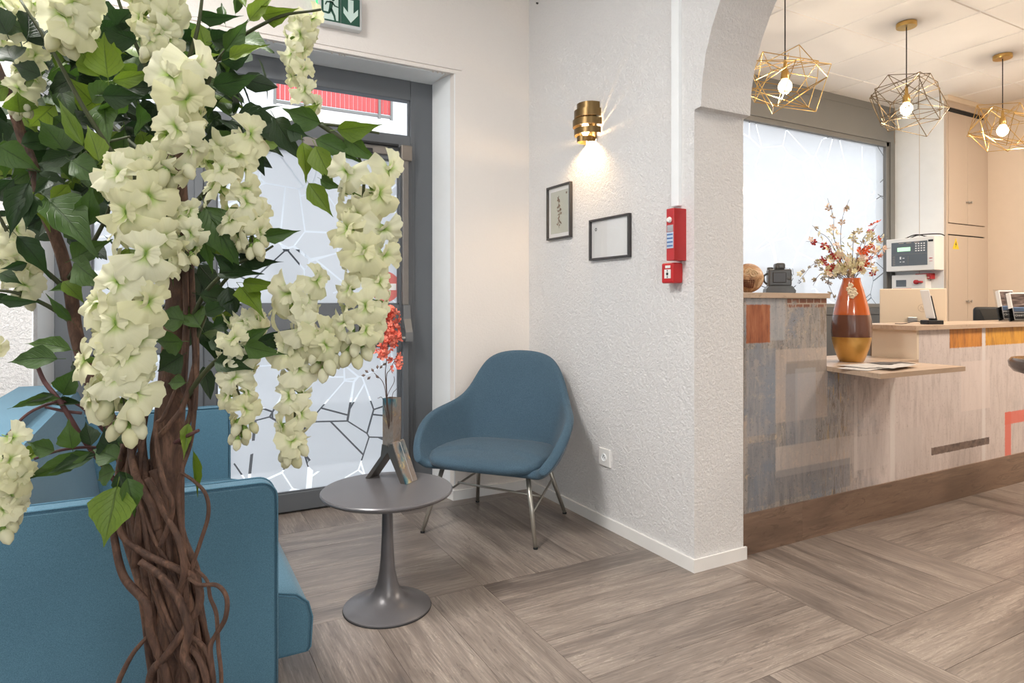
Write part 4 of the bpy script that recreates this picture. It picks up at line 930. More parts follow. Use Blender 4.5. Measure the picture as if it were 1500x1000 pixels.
holder(1494, 4.35, R(-30), 'clear acrylic brochure holder at the right edge of the counter, front one', .19, 'front acrylic holder')
holder(1478, 4.55, R(-30), 'clear acrylic brochure holder standing behind the front one', .21, 'rear acrylic holder')

# bar stool at the right edge
bs = P(1551, 540, 3.55)
stl = thing('bar_stool', 'bar stool with a glossy dark rounded seat at the right edge', 'stool', (bs.x, bs.y, 0))
bm = bmesh.new(); lathe(bm, [(0, .80), (.16, .80), (.20, .812), (.222, .84), (.226, .868), (.21, .888), (.12, .872), (0, .865)], 36, (bs.x, bs.y, 0)); obj('seat', bm, plain('glossy_grey_brown_plastic', srgb(96, 88, 86), .12), stl, True)
bm = bmesh.new(); lathe(bm, [(0, 0), (.145, 0), (.15, .006), (.14, .014), (.04, .03), (.024, .05), (.022, .79), (.05, .80), (0, .80)], 32, (bs.x + .0, bs.y, 0)); obj('pedestal', bm, M['steel'], stl, 40)
bm = bmesh.new(); tube(bm, [(bs.x + .13 * math.cos(a * .3927), bs.y + .13 * math.sin(a * .3927), .30) for a in range(17)], .009, 8); tube(bm, [(bs.x - .13, bs.y, .3), (bs.x + .13, bs.y, .3)], .007, 6); obj('foot_ring', bm, M['steel'], stl, True)

# ================================================================= PENDANTS
def cage_bm(seed, rads=.0026, pts_n=3):
    rn = random.Random(seed); bm = bmesh.new()
    for k in range(pts_n):
        e = Matrix.Rotation(rn.uniform(0, 3.14), 4, 'Z') @ Matrix.Rotation(rn.uniform(-.55, .55), 4, 'X') @ Matrix.Rotation(rn.uniform(-.55, .55), 4, 'Y')
        hs = .135; V = []
        for i in range(8):
            v = Vector(((1 if i & 1 else -1) * hs * 1.08, (1 if i & 2 else -1) * hs * 1.08, (1 if i & 4 else -1) * hs * .82)); v += Vector([rn.uniform(-.03, .03) for _ in range(3)]); V.append(e @ v)
        for i in range(8):
            for b in (1, 2, 4):
                if not i & b: tube(bm, [V[i], V[i | b]], rads, 5)
        for a, b in ((0, 3), (5, 6), (1, 7)): tube(bm, [V[a], V[b]], rads, 5)
    for k in range(4):      # spokes to the socket
        a = k * 1.57 + seed; tube(bm, [(0, 0, .055), (.11 * math.cos(a), .11 * math.sin(a), .125)], rads * .8, 5)
    return bm
cage_me = {k: me_of(cage_bm(k), 'cage', M['brass'] if k != 22 else M['darkwire']) for k in (4, 22, 9)}
def pendant(X, Y, Zb, seed, label):
    t = thing('pendant_lamp', label, 'pendant lamp', (X, Y, Zb), 0, 'wire pendants over the reception counter')
    o = bpy.data.objects.new('wire_cage', cage_me[seed]); COL.objects.link(o); o.parent = t; o.location = (0, 0, .03)
    bm = bmesh.new(); lathe(bm, [(0, 0), (.062, 0), (.064, .004), (.064, .028), (0, .03)], 32, (0, 0, RZ - Zb - .034)); obj('ceiling_rose', bm, M['brass'], t, 40, world=False)
    bm = bmesh.new(); tube(bm, [(0, 0, .10), (0, 0, RZ - Zb - .033)], .0036, 8); obj('cord', bm, M['cord'], t, True, world=False)
    bm = bmesh.new(); lathe(bm, [(0, .04), (.023, .04), (.025, .055), (.022, .085), (.012, .10), (.009, .15), (.006, .155), (0, .155)], 20); obj('socket', bm, M['brass'], t, 40, world=False)
    bm = bmesh.new(); lathe(bm, [(0, -.048), (.018, -.044), (.034, -.028), (.040, -.006), (.036, .014), (.022, .034), (.014, .044), (0, .045)], 24); obj('bulb', bm, M['bulb2'], t, True, world=False)
    light('pendant_light', 'POINT', (X, Y, Zb - .075), 20, (1.0, .86, .68), .035)
M['bulb2'] = emit('frosted_lamp_glass', (1.0, .78, .48, 1), 10)
pendant(3.277, 2.60, 2.50, 4, 'gold wire cage pendant hanging nearest the white arch')
pendant(4.523, 2.60, 2.545, 22, 'middle pendant with a darker thin wire cage')
pendant(5.769, 2.577, 2.55, 9, 'gold wire cage pendant farthest right, cut by the picture edge')

# ================================================================= SOFA
sfa = thing('sofa', 'light blue upholstered two-seat sofa standing behind the flowering tree', 'sofa', (-.05, 2.6, 0))
XS = .2795; Y0, Y1 = 1.897, 3.43
def arm(y0, y1):
    bm = bmesh.new(); r = .045; zt2_ = .697
    poly_ = [(-.52, .10), (XS, .10)] + [(XS - r + r * math.cos(a * math.pi / 12), zt2_ - r + r * math.sin(a * math.pi / 12)) for a in range(7)] + [(-.52, zt2_)]
    prism(bm, poly_, 'Y', y0, y1)
    bmesh.ops.bevel(bm, geom=[e for e in bm.edges if abs(e.verts[0].co.y - e.verts[1].co.y) < 1e-5 and len(e.link_faces) == 2 and abs(e.link_faces[0].normal.dot(e.link_faces[1].normal)) < .5], offset=.008, segments=3, affect='EDGES')
    return bm
for a, b in ((Y0, Y0 + .07), (Y1 - .07, Y1)):
    ar = obj('arm', arm(a, b), M['sofa'], sfa, 35)
    arc_ = [(XS - .045 + .046 * math.cos(k * math.pi / 16), .652 + .046 * math.sin(k * math.pi / 16)) for k in range(9)]
    for yy_ in (a + .005, b - .005):
        bm = bmesh.new(); tube(bm, [(XS + .001, yy_, .12), (XS + .001, yy_, .4)] + [(x_, yy_, z_) for x_, z_ in arc_] + [(-.5, yy_, .698)], .0028, 6); obj('piping', bm, M['sofa'], ar, True)
def rounded(bm, x0, x1, y0, y1, z0, z1, r, seg=5): return box(bm, x0, x1, y0, y1, z0, z1, r, seg)
bm = bmesh.new(); poly_ = [(-.30, .155), (.375, .155), (.385, .17), (.39, .26), (.378, .305), (.345, .335), (.28, .352), (.1, .362), (-.30, .365)]
prism(bm, poly_, 'Y', Y0 + .074, Y1 - .074)
bmesh.ops.bevel(bm, geom=[e for e in bm.edges if abs(e.verts[0].co.y - e.verts[1].co.y) < 1e-5 and len(e.link_faces) == 2 and abs(e.link_faces[0].normal.dot(e.link_faces[1].normal)) < .5], offset=.010, segments=3, affect='EDGES')
sc_ = obj('seat_cushion', bm, M['sofa'], sfa, 40)
for yy_ in (Y0 + .078, Y1 - .078):
    bm = bmesh.new(); tube(bm, [(.376, yy_, .16), (.386, yy_, .172), (.391, yy_, .26), (.379, yy_, .306), (.346, yy_, .336), (.28, yy_, .353), (.1, yy_, .363), (-.25, yy_, .365)], .003, 6)
    obj('piping', bm, M['sofa'], sc_, True)
obj('base_frame', BX(-.48, .26, Y0 + .07, Y1 - .07, .10, .155, .005, 1), M['sofa'], sfa)
# backrest: reclining, with rounded upper corners (profile in the Y-Z plane)
bm = bmesh.new(); ya, yb = Y0 + .075, Y1 - .075; r = .13; zt3 = .86
pr = [(ya, .20), (ya, zt3 - r)] + [(ya + r - r * math.cos(a * math.pi / 16), zt3 - r + r * math.sin(a * math.pi / 16)) for a in range(1, 9)] + [(yb - r + r * math.sin(a * math.pi / 16), zt3 - r + r * math.cos(a * math.pi / 16)) for a in range(0, 9)] + [(yb, .20)]
prism(bm, pr, 'X', -.47, -.245)
for v in bm.verts: v.co.x -= (v.co.z - .36) * .16
bmesh.ops.bevel(bm, geom=[e for e in bm.edges if abs(e.verts[0].co.x - e.verts[1].co.x) < 1e-4 * 5 + abs(e.verts[0].co.z - e.verts[1].co.z) * .17 and len(e.link_faces) == 2 and abs(e.link_faces[0].normal.dot(e.link_faces[1].normal)) < .5], offset=.035, segments=5, affect='EDGES')
bk = obj('backrest', bm, M['sofa'], sfa, 40)
bm = bmesh.new(); tube(bm, spline([(-.245 - (z - .36) * .16 - .004, ya + .012, z) for z in (.38, .5, .6, .7)], 4), .0035, 6)
obj('piping', bm, M['sofa'], bk, True)
for x in (-.42, .2):
    for y in (Y0 + .12, Y1 - .12):
        bm = bmesh.new(); lathe(bm, [(0, 0), (.018, 0), (.022, .10), (0, .10)], 16, (x, y, 0)); obj('leg', bm, M['steel'], sfa, 40)

# ================================================================= ARMCHAIR
CX, CY = 1.600, 3.085
fv = Vector((-.77, -.638, 0)); fv.normalize(); rv = Vector((-fv.y, fv.x, 0)) * 1
if rv.dot(Vector((CN, -SN, 0))) < 0: rv = -rv
ach = thing('lounge_chair', 'blue upholstered lounge armchair on slim metal legs in the corner', 'armchair', (CX, CY, 0))
def LC(r, f, z): return Vector((CX, CY, 0)) + rv * r + fv * f + Vector((0, 0, z))
rim = [(0, -.345, .925), (.11, -.342, .918), (.205, -.325, .885), (.262, -.295, .80), (.298, -.25, .705), (.335, -.17, .642), (.385, -.06, .616), (.415, .07, .585), (.410, .18, .51), (.378, .262, .425), (.335, .292, .375)]
bas = [(0, -.235, .36), (.09, -.23, .36), (.16, -.215, .36), (.205, -.185, .358), (.24, -.15, .357), (.27, -.09, .356), (.285, -.01, .355), (.295, .07, .353), (.30, .15, .350), (.295, .22, .35), (.285, .265, .352)]
st_ = [(-p[0], p[1], p[2]) for p in rim[:0:-1]] + rim; sb_ = [(-p[0], p[1], p[2]) for p in bas[:0:-1]] + bas
bm = bmesh.new(); G_ = []; NV = 7
for a, b in zip(sb_, st_):
    row = []
    for j in range(NV):
        t = j / (NV - 1); side = min(1, abs(a[0]) / .27)
        h = t ** (1 - .42 * side)     # sides leave the seat quickly (bowl)
        zz = a[2] + (b[2] - a[2]) * t
        row.append(bm.verts.new(LC(a[0] + (b[0] - a[0]) * h, a[1] + (b[1] - a[1]) * (t ** .9), zz)))
    G_.append(row)
for A, B in zip(G_, G_[1:]):
    for j in range(NV - 1): bm.faces.new((A[j], A[j + 1], B[j + 1], B[j]))
# floor of the bowl
cent = bm.verts.new(LC(0, .03, .345)); cf = bm.verts.new(LC(0, .285, .352))
ring = [g[0] for g in G_]
for a, b in zip(ring, ring[1:]): bm.faces.new((cent, a, b))
bm.faces.new((cent, ring[-1], cf)); bm.faces.new((cent, cf, ring[0]))
bmesh.ops.recalc_face_normals(bm, faces=bm.faces)
shl = obj('shell', bm, M['chairfab'], ach, True)
mod(shl, 'SOLIDIFY', thickness=.05, offset=0); mod(shl, 'SUBSURF', levels=2, render_levels=2)
bm = bmesh.new(); n = 40; layers = [(.90, .355), (.985, .362), (1.0, .385), (.985, .408), (.93, .420), (.75, .430), (.4, .436)]
R_ = []
for s, z in layers:
    row = []
    for i in range(n):
        a = 2 * math.pi * i / n; ca_, sa_ = math.cos(a), math.sin(a)
        rr = math.copysign(abs(ca_) ** .62, ca_) * .328 - .008; ff = math.copysign(abs(sa_) ** .62, sa_)
        ff = ff * .272 + .050 + (.022 * (1 - (rr / .34) ** 2) if ff > 0 else 0)
        row.append(bm.verts.new(LC(rr * s, ff * s + .035 * (1 - s), z - (.012 if ff > .2 and z > .4 else 0))))
    R_.append(row)
for A, B in zip(R_, R_[1:]):
    for i in range(n): bm.faces.new((A[i], A[(i + 1) % n], B[(i + 1) % n], B[i]))
bm.faces.new(R_[-1]); bm.faces.new(R_[0][::-1]); bmesh.ops.recalc_face_normals(bm, faces=bm.faces)
stc = obj('seat_cushion', bm, M['chairfab'], ach, True)
def onfloor(x, y): v = onZ(x, y, 0); return v
feet = {'FL': (619, 780), 'FR': (784.5, 804), 'BR': (827, 752), 'BL': (699.5, 735)}
tops = {'FL': LC(-.235, .20, .35), 'FR': LC(.235, .20, .35), 'BR': LC(.20, -.17, .345), 'BL': LC(-.20, -.17, .345)}
fp_ = {}
for k, (x, y) in feet.items():
    f_ = onfloor(x, y); fp_[k] = f_
    bm = bmesh.new(); tube(bm, [f_ + Vector((0, 0, .008)), tops[k]], [.0105, .0125], 16); lg_ = obj('leg', bm, M['leg'], ach, True)
    bm = bmesh.new(); lathe(bm, [(0, 0), (.0115, 0), (.0115, .010), (0, .010)], 14, f_); obj('foot_cap', bm, M['dark_gap'], lg_, 40)
def lp(k, z): f_ = fp_[k]; t_ = tops[k]; return f_ + (t_ - f_) * (z / t_.z)
bm = bmesh.new()
for a, b in (('FL', 'FR'),): pass
tube(bm, [lp('FR', .16), lp('BR', .215)], .006, 8); tube(bm, [lp('FL', .16), lp('BL', .215)], .006, 8)
tube(bm, [(lp('FL', .20) + lp('BL', .20)) / 2, (lp('FR', .175) + lp('BR', .175)) / 2], .006, 8); 
tube(bm, [tops['FL'] - Vector((0, 0, .006)), tops['FR'] - Vector((0, 0, .006))], .006, 8)
obj('stretcher', bm, M['leg'], ach, True)

# ================================================================= SIDE TABLE
tc = onZ(567.5, 889, 0)
tb = thing('side_table', 'round anthracite side table with trumpet base beside the sofa', 'table', (tc.x, tc.y, 0))
bm = bmesh.new(); lathe(bm, [(0, .444), (.235, .444), (.251, .452), (.256, .459), (.256, .464), (.252, .468), (0, .468)], 72); obj('table_top', bm, M['table'], tb, 30, world=False)
bm = bmesh.new(); lathe(bm, [(0, 0), (.166, 0), (.170, .004), (.170, .009), (.164, .013), (.13, .020), (.095, .032), (.07, .048), (.052, .07), (.040, .10), (.031, .15), (.026, .21), (.0225, .28), (.021, .36), (.021, .444)], 64); obj('pedestal', bm, M['table'], tb, 30, world=False)
bm = bmesh.new(); lathe(bm, [(0, .0), (.171, .0), (.172, .003), (.1705, .005), (0, .005)], 64); obj('base_ring', bm, M['dark_gap'], tb, 30, world=False)
# metal vase with red spray
N = NT('patinated_metal'); co = N.coord(); nz = N.noise(N.coord(scale=(1, 1, .6)), 14, 5, .65, 1.2); nb = N.noise(co, 7, 3)
N.base(N.mix(N.smooth(nb, .5, .6), N.ramp(nz, [(.3, srgb(84, 78, 76)), (.45, srgb(150, 140, 132)), (.56, srgb(140, 124, 112)), (.7, srgb(214, 184, 120))]), N.ramp(nz, [(.35, srgb(44, 80, 98)), (.5, srgb(92, 136, 146)), (.65, srgb(206, 192, 146))])), .34, .55); M['patina'] = N.m
M['vgrey'] = plain('dark_pewter', srgb(120, 114, 108), .3, .8, var=.1)
vt = .4682; vc = onZ(574, 702, vt)
mv = thing('metal_vase', 'folded patinated metal vase with splayed feet on the side table', 'vase', (vc.x, vc.y, vt), R(-54))
bm = bmesh.new(); hx, hy = .027, .027
for a in ((-hx, hx, -hy, -hy + .0025), (-hx, hx, hy - .0025, hy), (-hx, -hx + .0025, -hy + .0025, hy - .0025), (hx - .0025, hx, -hy + .0025, hy - .0025)): box(bm, a[0], a[1], a[2], a[3], .125, .338, .0006, 1)
obj('body', bm, M['patina'], mv, world=False)
bm = bmesh.new(); prism(bm, [(-hx, .15), (0, .145), (.0, .118), (-.092, .0), (-.112, .0), (-.034, .10)], 'Y', -hy - .004, hy + .008); obj('foot', bm, M['vgrey'], mv, world=False)
bm = bmesh.new(); prism(bm, [(hx + .001, .155), (hx - .01, .155), (.0, .13), (.070, .0), (.092, .0)], 'Y', -hy - .010, hy + .011); obj('foot', bm, M['vgrey'], mv, world=False)
for a, b in ((-hy - .012, .006), (.011, hy + .013)):
    bm = bmesh.new(); prism(bm, [(hx + .001, .163), (hx + .006, .160), (.100, .001), (.093, .001)], 'Y', a, b); obj('folded_plate', bm, M['patina'], mv, world=False)
bm = bmesh.new(); prism(bm, [(hx + .003, .160), (hx + .008, .156), (.098, .003), (.094, .003)], 'Y', .006, .011); obj('light_strip', bm, M['steel'], mv, world=False)
rs = thing('red_flower_spray', 'artificial coral red flower spray standing in the metal vase', 'flowers', (vc.x, vc.y, vt + .10))
vd0 = 2.6; M['coral'] = plain('coral_petal', srgb(238, 134, 112), .6, var=.14, scale=60); M['coral2'] = plain('red_orange_petal', srgb(228, 108, 86), .6, var=.14)
bm = bmesh.new()
def V2(x, y, dd=0): return P(x, y, vd0 + dd)
base_p = Vector((vc.x, vc.y, vt + .12))
for pth in ([(565, 560), (566, 530), (570, 490), (572, 455)], [(566, 560), (572, 540), (585, 515)], ):
    tube(bm, spline([base_p] + [V2(*p) for p in pth], 6), [.002, .0016, .001], 6)
tube(bm, spline([base_p, V2(566, 585), V2(561, 560), V2(548, 546)], 6), [.0018, .0012], 6); tube(bm, spline([base_p, V2(566, 590), V2(577, 560), V2(577, 551)], 5), [.0015, .001], 6); tube(bm, spline([base_p, V2(574, 585), V2(581, 569)], 5), [.0015, .001], 6); tube(bm, spline([base_p, V2(562, 588), V2(553, 583)], 5), [.0015, .001], 6)
obj('stem', bm, M['twig'], rs)
bm = bmesh.new()
for x, y, a in ((536, 549, 3.3), (540, 546, 2.5), (543, 551, 3.9), (548, 545, 2.2), (550, 549, 5.5), (553, 541, 1.6), (556, 540, .9), (560, 535, .5)):
    p = V2(x, y); d = (Vector((CN, -SN, 0)) * math.cos(a) + Vector((0, 0, 1)) * math.sin(a)) * .020; n_ = (Vector((CN, -SN, 0)) * -math.sin(a) + Vector((0, 0, 1)) * math.cos(a)) * .006; up = Vector((-SN, -CN, 0)) * .003
    vs4 = [bm.verts.new(q) for q in (p, p + d * .5 + n_, p + d, p + d * .5 - n_, p + d * .5 + up)]
    for i in range(4): bm.faces.new((vs4[i], vs4[(i + 1) % 4], vs4[4]))
obj('leaf', bm, plain('dusty_brown_leaf', srgb(112, 96, 88), .7), rs)
fl = [me_of(small_flower(.017, .45), 'blossom', M['coral']), me_of(small_flower(.014, .8), 'blossom', M['coral2'])]
rr_ = random.Random(5)
for k in range(125):
    y = rr_.uniform(450, 522); cx = 571 if y < 505 else 562 ; w_ = 8 + 9 * min(1, (y - 446) / 30)
    if y > 505: w_ = 10
    x = cx + max(-1, min(1, rr_.gauss(0, .55))) * w_
    place_flower(rr_.choice(fl), V2(x, y, rr_.uniform(-.03, .03)), rs, s=rr_.uniform(.8, 1.2), rnd=rr_)
for k in range(14): place_flower(rr_.choice(fl), V2(rr_.uniform(572, 586), rr_.uniform(518, 542), rr_.uniform(-.02, .02)), rs, s=.9, rnd=rr_)
# ================================================================= FLOWERING TREE
TX = P(262, 1000, 1.2); TX.z = 0
tree = thing('artificial_tree', 'artificial tree with twisted vine trunk, green leaves and hanging cream flower clusters', 'tree', (TX.x, TX.y, 0))
# pot with moss below the frame
bm = bmesh.new(); lathe(bm, [(0, 0), (.11, 0), (.14, .01), (.165, .26), (.175, .27), (.175, .29), (.158, .29), (.155, .25), (0, .25)], 40, (TX.x, TX.y, 0)); obj('pot', bm, plain('dark_grey_planter', srgb(70, 70, 72), .5), tree, 40)
bm = bmesh.new(); lathe(bm, [(0, .275), (.08, .272), (.153, .255), (.153, .24), (0, .24)], 40, (TX.x, TX.y, 0)); obj('moss', bm, plain('brown_moss', srgb(84, 78, 52), .95, var=.25, scale=60, bump=.8), tree, 40)
N = NT('vine_bark'); co = N.coord(scale=(1, 1, .35)); nn = N.noise(co, 40, 5, .65, 1.0); n2 = N.noise(co, 170, 3)
N.base(N.mix(N.smooth(n2, .5, .7), N.ramp(nn, [(.3, srgb(44, 29, 23)), (.5, srgb(80, 56, 44)), (.7, srgb(116, 86, 68))]), srgb(78, 56, 42)), .75); N.bump(N.math('ADD', nn, n2), .5, .004); M['bark'] = N.m
M['greentwig'] = plain('green_brown_twig', srgb(66, 72, 44), .7, var=.15); M['maroon'] = plain('maroon_twig', srgb(92, 58, 58), .7, var=.15)
D = 1.2
def path(pts, d=None, n=6):
    return spline([P(p[0], p[1], (p[2] if len(p) > 2 else (d or D))) for p in pts], n)
def r_px(r, d=D): return r * d / F
def twist(pts, amp, seed):
    rn = random.Random(seed); ph = rn.uniform(0, 6)
    return [p + Vector((noise.noise(p * 14 + Vector((seed, 0, 0))), noise.noise(p * 14 + Vector((0, seed, 0))), 0)) * amp for p in pts]
bm = bmesh.new(); base_ = Vector((TX.x, TX.y, .26))
tube(bm, [base_] + path([(268, 1100, 1.2), (262, 1000), (255, 900), (247, 800), (246, 700), (248, 620), (256, 520), (262, 420), (262, 330), (258, 240), (250, 150, 1.2), (246, 60, 1.2)]), [r_px(26), r_px(26), r_px(22), r_px(22), r_px(20), r_px(17), r_px(14), r_px(11), r_px(6)], 14)
obj('trunk', bm, M['bark'], tree, True)
bm = bmesh.new(); tube(bm, path([(225, 840, 1.18), (205, 740, 1.2), (188, 680, 1.22), (165, 630, 1.24), (135, 560, 1.26), (112, 490, 1.27), (104, 430, 1.27), (88, 365, 1.27), (64, 305, 1.26), (52, 255, 1.25), (34, 205, 1.25), (12, 140, 1.24), (-20, 60, 1.24)]), [r_px(16), r_px(13), r_px(10), r_px(9), r_px(8), r_px(6)], 12)
obj('side_trunk', bm, M['bark'], tree, True)
# twisted vines around the trunk
rv_ = random.Random(21)
axis = [(214, 610), (210, 660), (212, 720), (226, 790), (244, 850), (256, 910), (264, 970), (268, 1030), (268, 1110), (266, 1180), (264, 1230)]
wid = [22, 30, 46, 52, 50, 50, 50, 50, 48, 44, 40]
def ax_at(t):
    t = max(0, min(t, .9999)) * (len(axis) - 1); k = int(t); f = t - k
    return (axis[k][0] + (axis[k + 1][0] - axis[k][0]) * f, axis[k][1] + (axis[k + 1][1] - axis[k][1]) * f, wid[k] + (wid[k + 1] - wid[k]) * f)
for i in range(30):
    a0 = i * 6.283 / 30 * 1.0 + rv_.uniform(-.2, .2); tw = rv_.uniform(-.9, 1.1); t0 = rv_.uniform(0, .22); rad = rv_.choice([3.2, 4, 5, 6.5, 7.5]); pts = []
    for k in range(12):
        t = t0 + (1 - t0) * k / 11; x, y, w_ = ax_at(t); a = a0 + tw * t * 2 + .25 * math.sin(k * 1.3 + i)
        rr = w_ * (.62 if i % 3 else .86) + rv_.uniform(-4, 4)
        pts.append(P(x + rr * math.cos(a), y, D + r_px(rr * math.sin(a))))
    pts.append(base_ + Vector((.06 * math.cos(a0), .06 * math.sin(a0), 0)))
    bm = bmesh.new(); tube(bm, spline(pts, 5), [r_px(rad * .8), r_px(rad), r_px(rad * 1.1), r_px(rad)], 8); obj('vine', bm, M['bark'], tree, True)
F1 = 1.13
vines = [([(170, 742, F1), (180, 785, F1), (215, 812, F1), (258, 832, F1), (286, 848, F1), (293, 878, F1), (280, 908, F1), (243, 960, F1), (222, 985, F1 + .02), (218, 1030, F1 + .04), (222, 1100, F1 + .05)], 5.5),
    ([(160, 720, 1.17), (168, 790, 1.15), (182, 845, 1.14), (215, 885, 1.13), (222, 930, 1.13), (245, 990, 1.14), (252, 1060, 1.15)], 6),
    ([(285, 480, 1.17), (287, 560, 1.16), (281, 640, 1.16), (266, 690, 1.15), (261, 735, 1.15), (268, 790, 1.15), (272, 850, 1.15), (276, 950, 1.15), (276, 1050, 1.15)], 3.4),
    ([(262, 690, 1.15), (285, 705, 1.14), (302, 725, 1.14), (305, 755, 1.14), (293, 795, 1.14), (282, 830, 1.14), (284, 850, 1.14)], 2.8),
    ([(286, 832, 1.14), (303, 850, 1.13), (308, 875, 1.13), (317, 900, 1.13), (320, 950, 1.13), (324, 990, 1.13), (324, 1060, 1.14)], 2.8),
    ([(275, 845, 1.12), (292, 856, 1.12), (318, 857, 1.12), (332, 875, 1.12), (330, 905, 1.12), (316, 930, 1.13), (308, 950, 1.13), (313, 1000, 1.13), (312, 1060, 1.14)], 3.4),
    ([(205, 822, 1.12), (232, 840, 1.12), (252, 862, 1.12), (270, 895, 1.12), (277, 925, 1.12), (270, 960, 1.12), (285, 990, 1.12), (292, 1050, 1.13)], 6),
    ([(216, 932, 1.14), (196, 955, 1.14), (182, 980, 1.14), (172, 1005, 1.14), (165, 1050, 1.15)], 3.6),
    ([(215, 700, 1.13), (240, 750, 1.13), (262, 790, 1.12), (270, 835, 1.12), (262, 870, 1.13)], 4.5),
    ([(262, 560, 1.15), (240, 610, 1.14), (228, 625, 1.14), (234, 680, 1.13), (243, 715, 1.12), (252, 735, 1.12), (250, 760, 1.13), (235, 800, 1.13)], 3.6),
    ([(288, 520, 1.17), (270, 590, 1.16), (250, 620, 1.15), (232, 640, 1.15)], 4),
    ([(270, 400, 1.18), (272, 470, 1.17), (268, 560, 1.17), (280, 600, 1.18), (262, 650, 1.17)], 4), ([(280, 385, 1.19), (283, 460, 1.18), (287, 520, 1.18), (284, 600, 1.18)], 5),
    ([(278, 930, 1.13), (300, 950, 1.13), (310, 985, 1.13), (312, 1050, 1.14)], 4), ([(275, 945, 1.13), (292, 965, 1.12), (303, 1000, 1.12), (304, 1060, 1.13)], 5),
    ([(200, 600, 1.18), (192, 650, 1.17), (200, 700, 1.15), (222, 740, 1.14), (232, 775, 1.14)], 5.5), ([(228, 565, 1.2), (216, 590, 1.19), (208, 640, 1.18), (212, 700, 1.17), (205, 760, 1.16), (198, 830, 1.16)], 6)]
for pth, rd in vines:
    bm = bmesh.new(); tube(bm, path(pth, None, 7), [r_px(rd * .75), r_px(rd), r_px(rd)], 9); obj('vine', bm, M['bark'], tree, True)

# branches
rl = random.Random(99)
branches = {
 'b1': [(258, 330, 1.2), (330, 250, 1.17), (400, 195, 1.14), (470, 182, 1.1), (555, 195, 1.06)],
 'b2': [(258, 300, 1.2), (290, 170, 1.18), (325, 80, 1.14), (400, 28, 1.1), (470, 14, 1.08)],
 'b3': [(252, 250, 1.2), (225, 130, 1.2), (180, 20, 1.18), (150, -80, 1.15)],
 'b4': [(34, 205, 1.25), (5, 110, 1.28), (-50, 60, 1.3)],
 'b5': [(105, 432, 1.27), (60, 392, 1.25), (20, 380, 1.22), (-60, 375, 1.2)],
 'b6': [(110, 475, 1.27), (70, 448, 1.24), (20, 428, 1.2), (-40, 425, 1.18)],
 'b7': [(268, 590, 1.18), (300, 545, 1.14), (340, 512, 1.12), (385, 503, 1.1), (435, 490, 1.08)],
 'b8': [(275, 480, 1.19), (300, 430, 1.16), (335, 395, 1.12), (380, 370, 1.1)],
 'b9': [(255, 330, 1.2), (190, 260, 1.12), (130, 170, 1.07), (80, 80, 1.05), (30, 0, 1.05)],
 'b13': [(255, 260, 1.2), (160, 180, 1.3), (60, 60, 1.34), (0, 10, 1.35)],
 'b14': [(100, 410, 1.27), (150, 330, 1.15), (180, 240, 1.1)],
 'b15': [(254, 200, 1.2), (270, 110, 1.1), (290, 40, 1.06), (300, -40, 1.05)],
 'b16': [(258, 350, 1.2), (300, 300, 1.3), (350, 240, 1.36), (390, 200, 1.4)],
 'b17': [(285, 500, 1.18), (310, 440, 1.18), (340, 400, 1.16), (400, 360, 1.15)],
 'b19': [(470, 182, 1.1), (515, 215, 1.09), (530, 240, 1.09)],
 'b20': [(20, 380, 1.22), (10, 340, 1.2), (-20, 280, 1.18)],
 'b21': [(64, 305, 1.26), (100, 250, 1.2), (140, 215, 1.16), (190, 200, 1.12)]}
for k, pth in branches.items():
    bm = bmesh.new(); tube(bm, path(pth), [r_px(4.2), r_px(2.8), r_px(1.6)], 7); obj('branch', bm, M['greentwig'], tree, True)
for pth, rd in (([(180, 720, 1.18), (150, 680, 1.16), (120, 640, 1.14), (88, 588, 1.12), (66, 560, 1.12), (55, 536, 1.12)], 3.4), ([(120, 605, 1.14), (95, 602, 1.13), (66, 596, 1.12)], 2.2), ([(160, 640, 1.17), (110, 590, 1.14), (50, 600, 1.1), (10, 640, 1.08), (8, 670, 1.08)], 2), ([(150, 655, 1.16), (120, 655, 1.12), (85, 660, 1.1), (50, 672, 1.08)], 2), ([(256, 648, 1.16), (275, 638, 1.14), (291, 630, 1.13)], 2.8)):
    bm = bmesh.new(); tube(bm, path(pth), [r_px(rd), r_px(rd), r_px(rd * .8)], 7); obj('branch', bm, M['maroon'], tree, True)

# leaves ---------------------------------------------------------
def leaf_mat(name, a, b, c_):
    N = NT(name); uv = N.new('ShaderNodeUVMap').outputs[0]; s = N.sep(uv); r = N.new('ShaderNodeObjectInfo').outputs['Random']
    u = N.math('ABSOLUTE', N.math('SUBTRACT', s[0], .5)); v = s[1]
    mid = N.smooth(u, .035, .012)
    ph = N.math('FRACT', N.math('MULTIPLY', N.math('SUBTRACT', v, N.math('MULTIPLY', u, .75)), 8.0))
    side = N.smooth(N.math('ABSOLUTE', N.math('SUBTRACT', ph, .5)), .10, .02)
    n = N.noise(N.coord(), 22, 3)
    col = N.mix(N.math('MULTIPLY', r, 1.0), a, b); col = N.mix(N.math('MULTIPLY', n, .45), col, c_)
    col = N.mix(N.math('MULTIPLY', side, .22), col, tuple(x * .55 for x in a[:3]) + (1,)); col = N.mix(N.math('MULTIPLY', mid, .5), col, tuple(x * .4 for x in a[:3]) + (1,))
    N.base(col, .48); N.bump(N.math('SUBTRACT', 1.0, N.math('MAXIMUM', N.math('MULTIPLY', side, .8), mid)), .5, .0015)
    tl = N.new('ShaderNodeBsdfTranslucent'); N.l.new(col, tl.inputs[0]); m = N.new('ShaderNodeMixShader'); m.inputs[0].default_value = .28
    N.l.new(N.p.outputs[0], m.inputs[1]); N.l.new(tl.outputs[0], m.inputs[2]); N.l.new(m.outputs[0], N.out.inputs[0]); return N.m
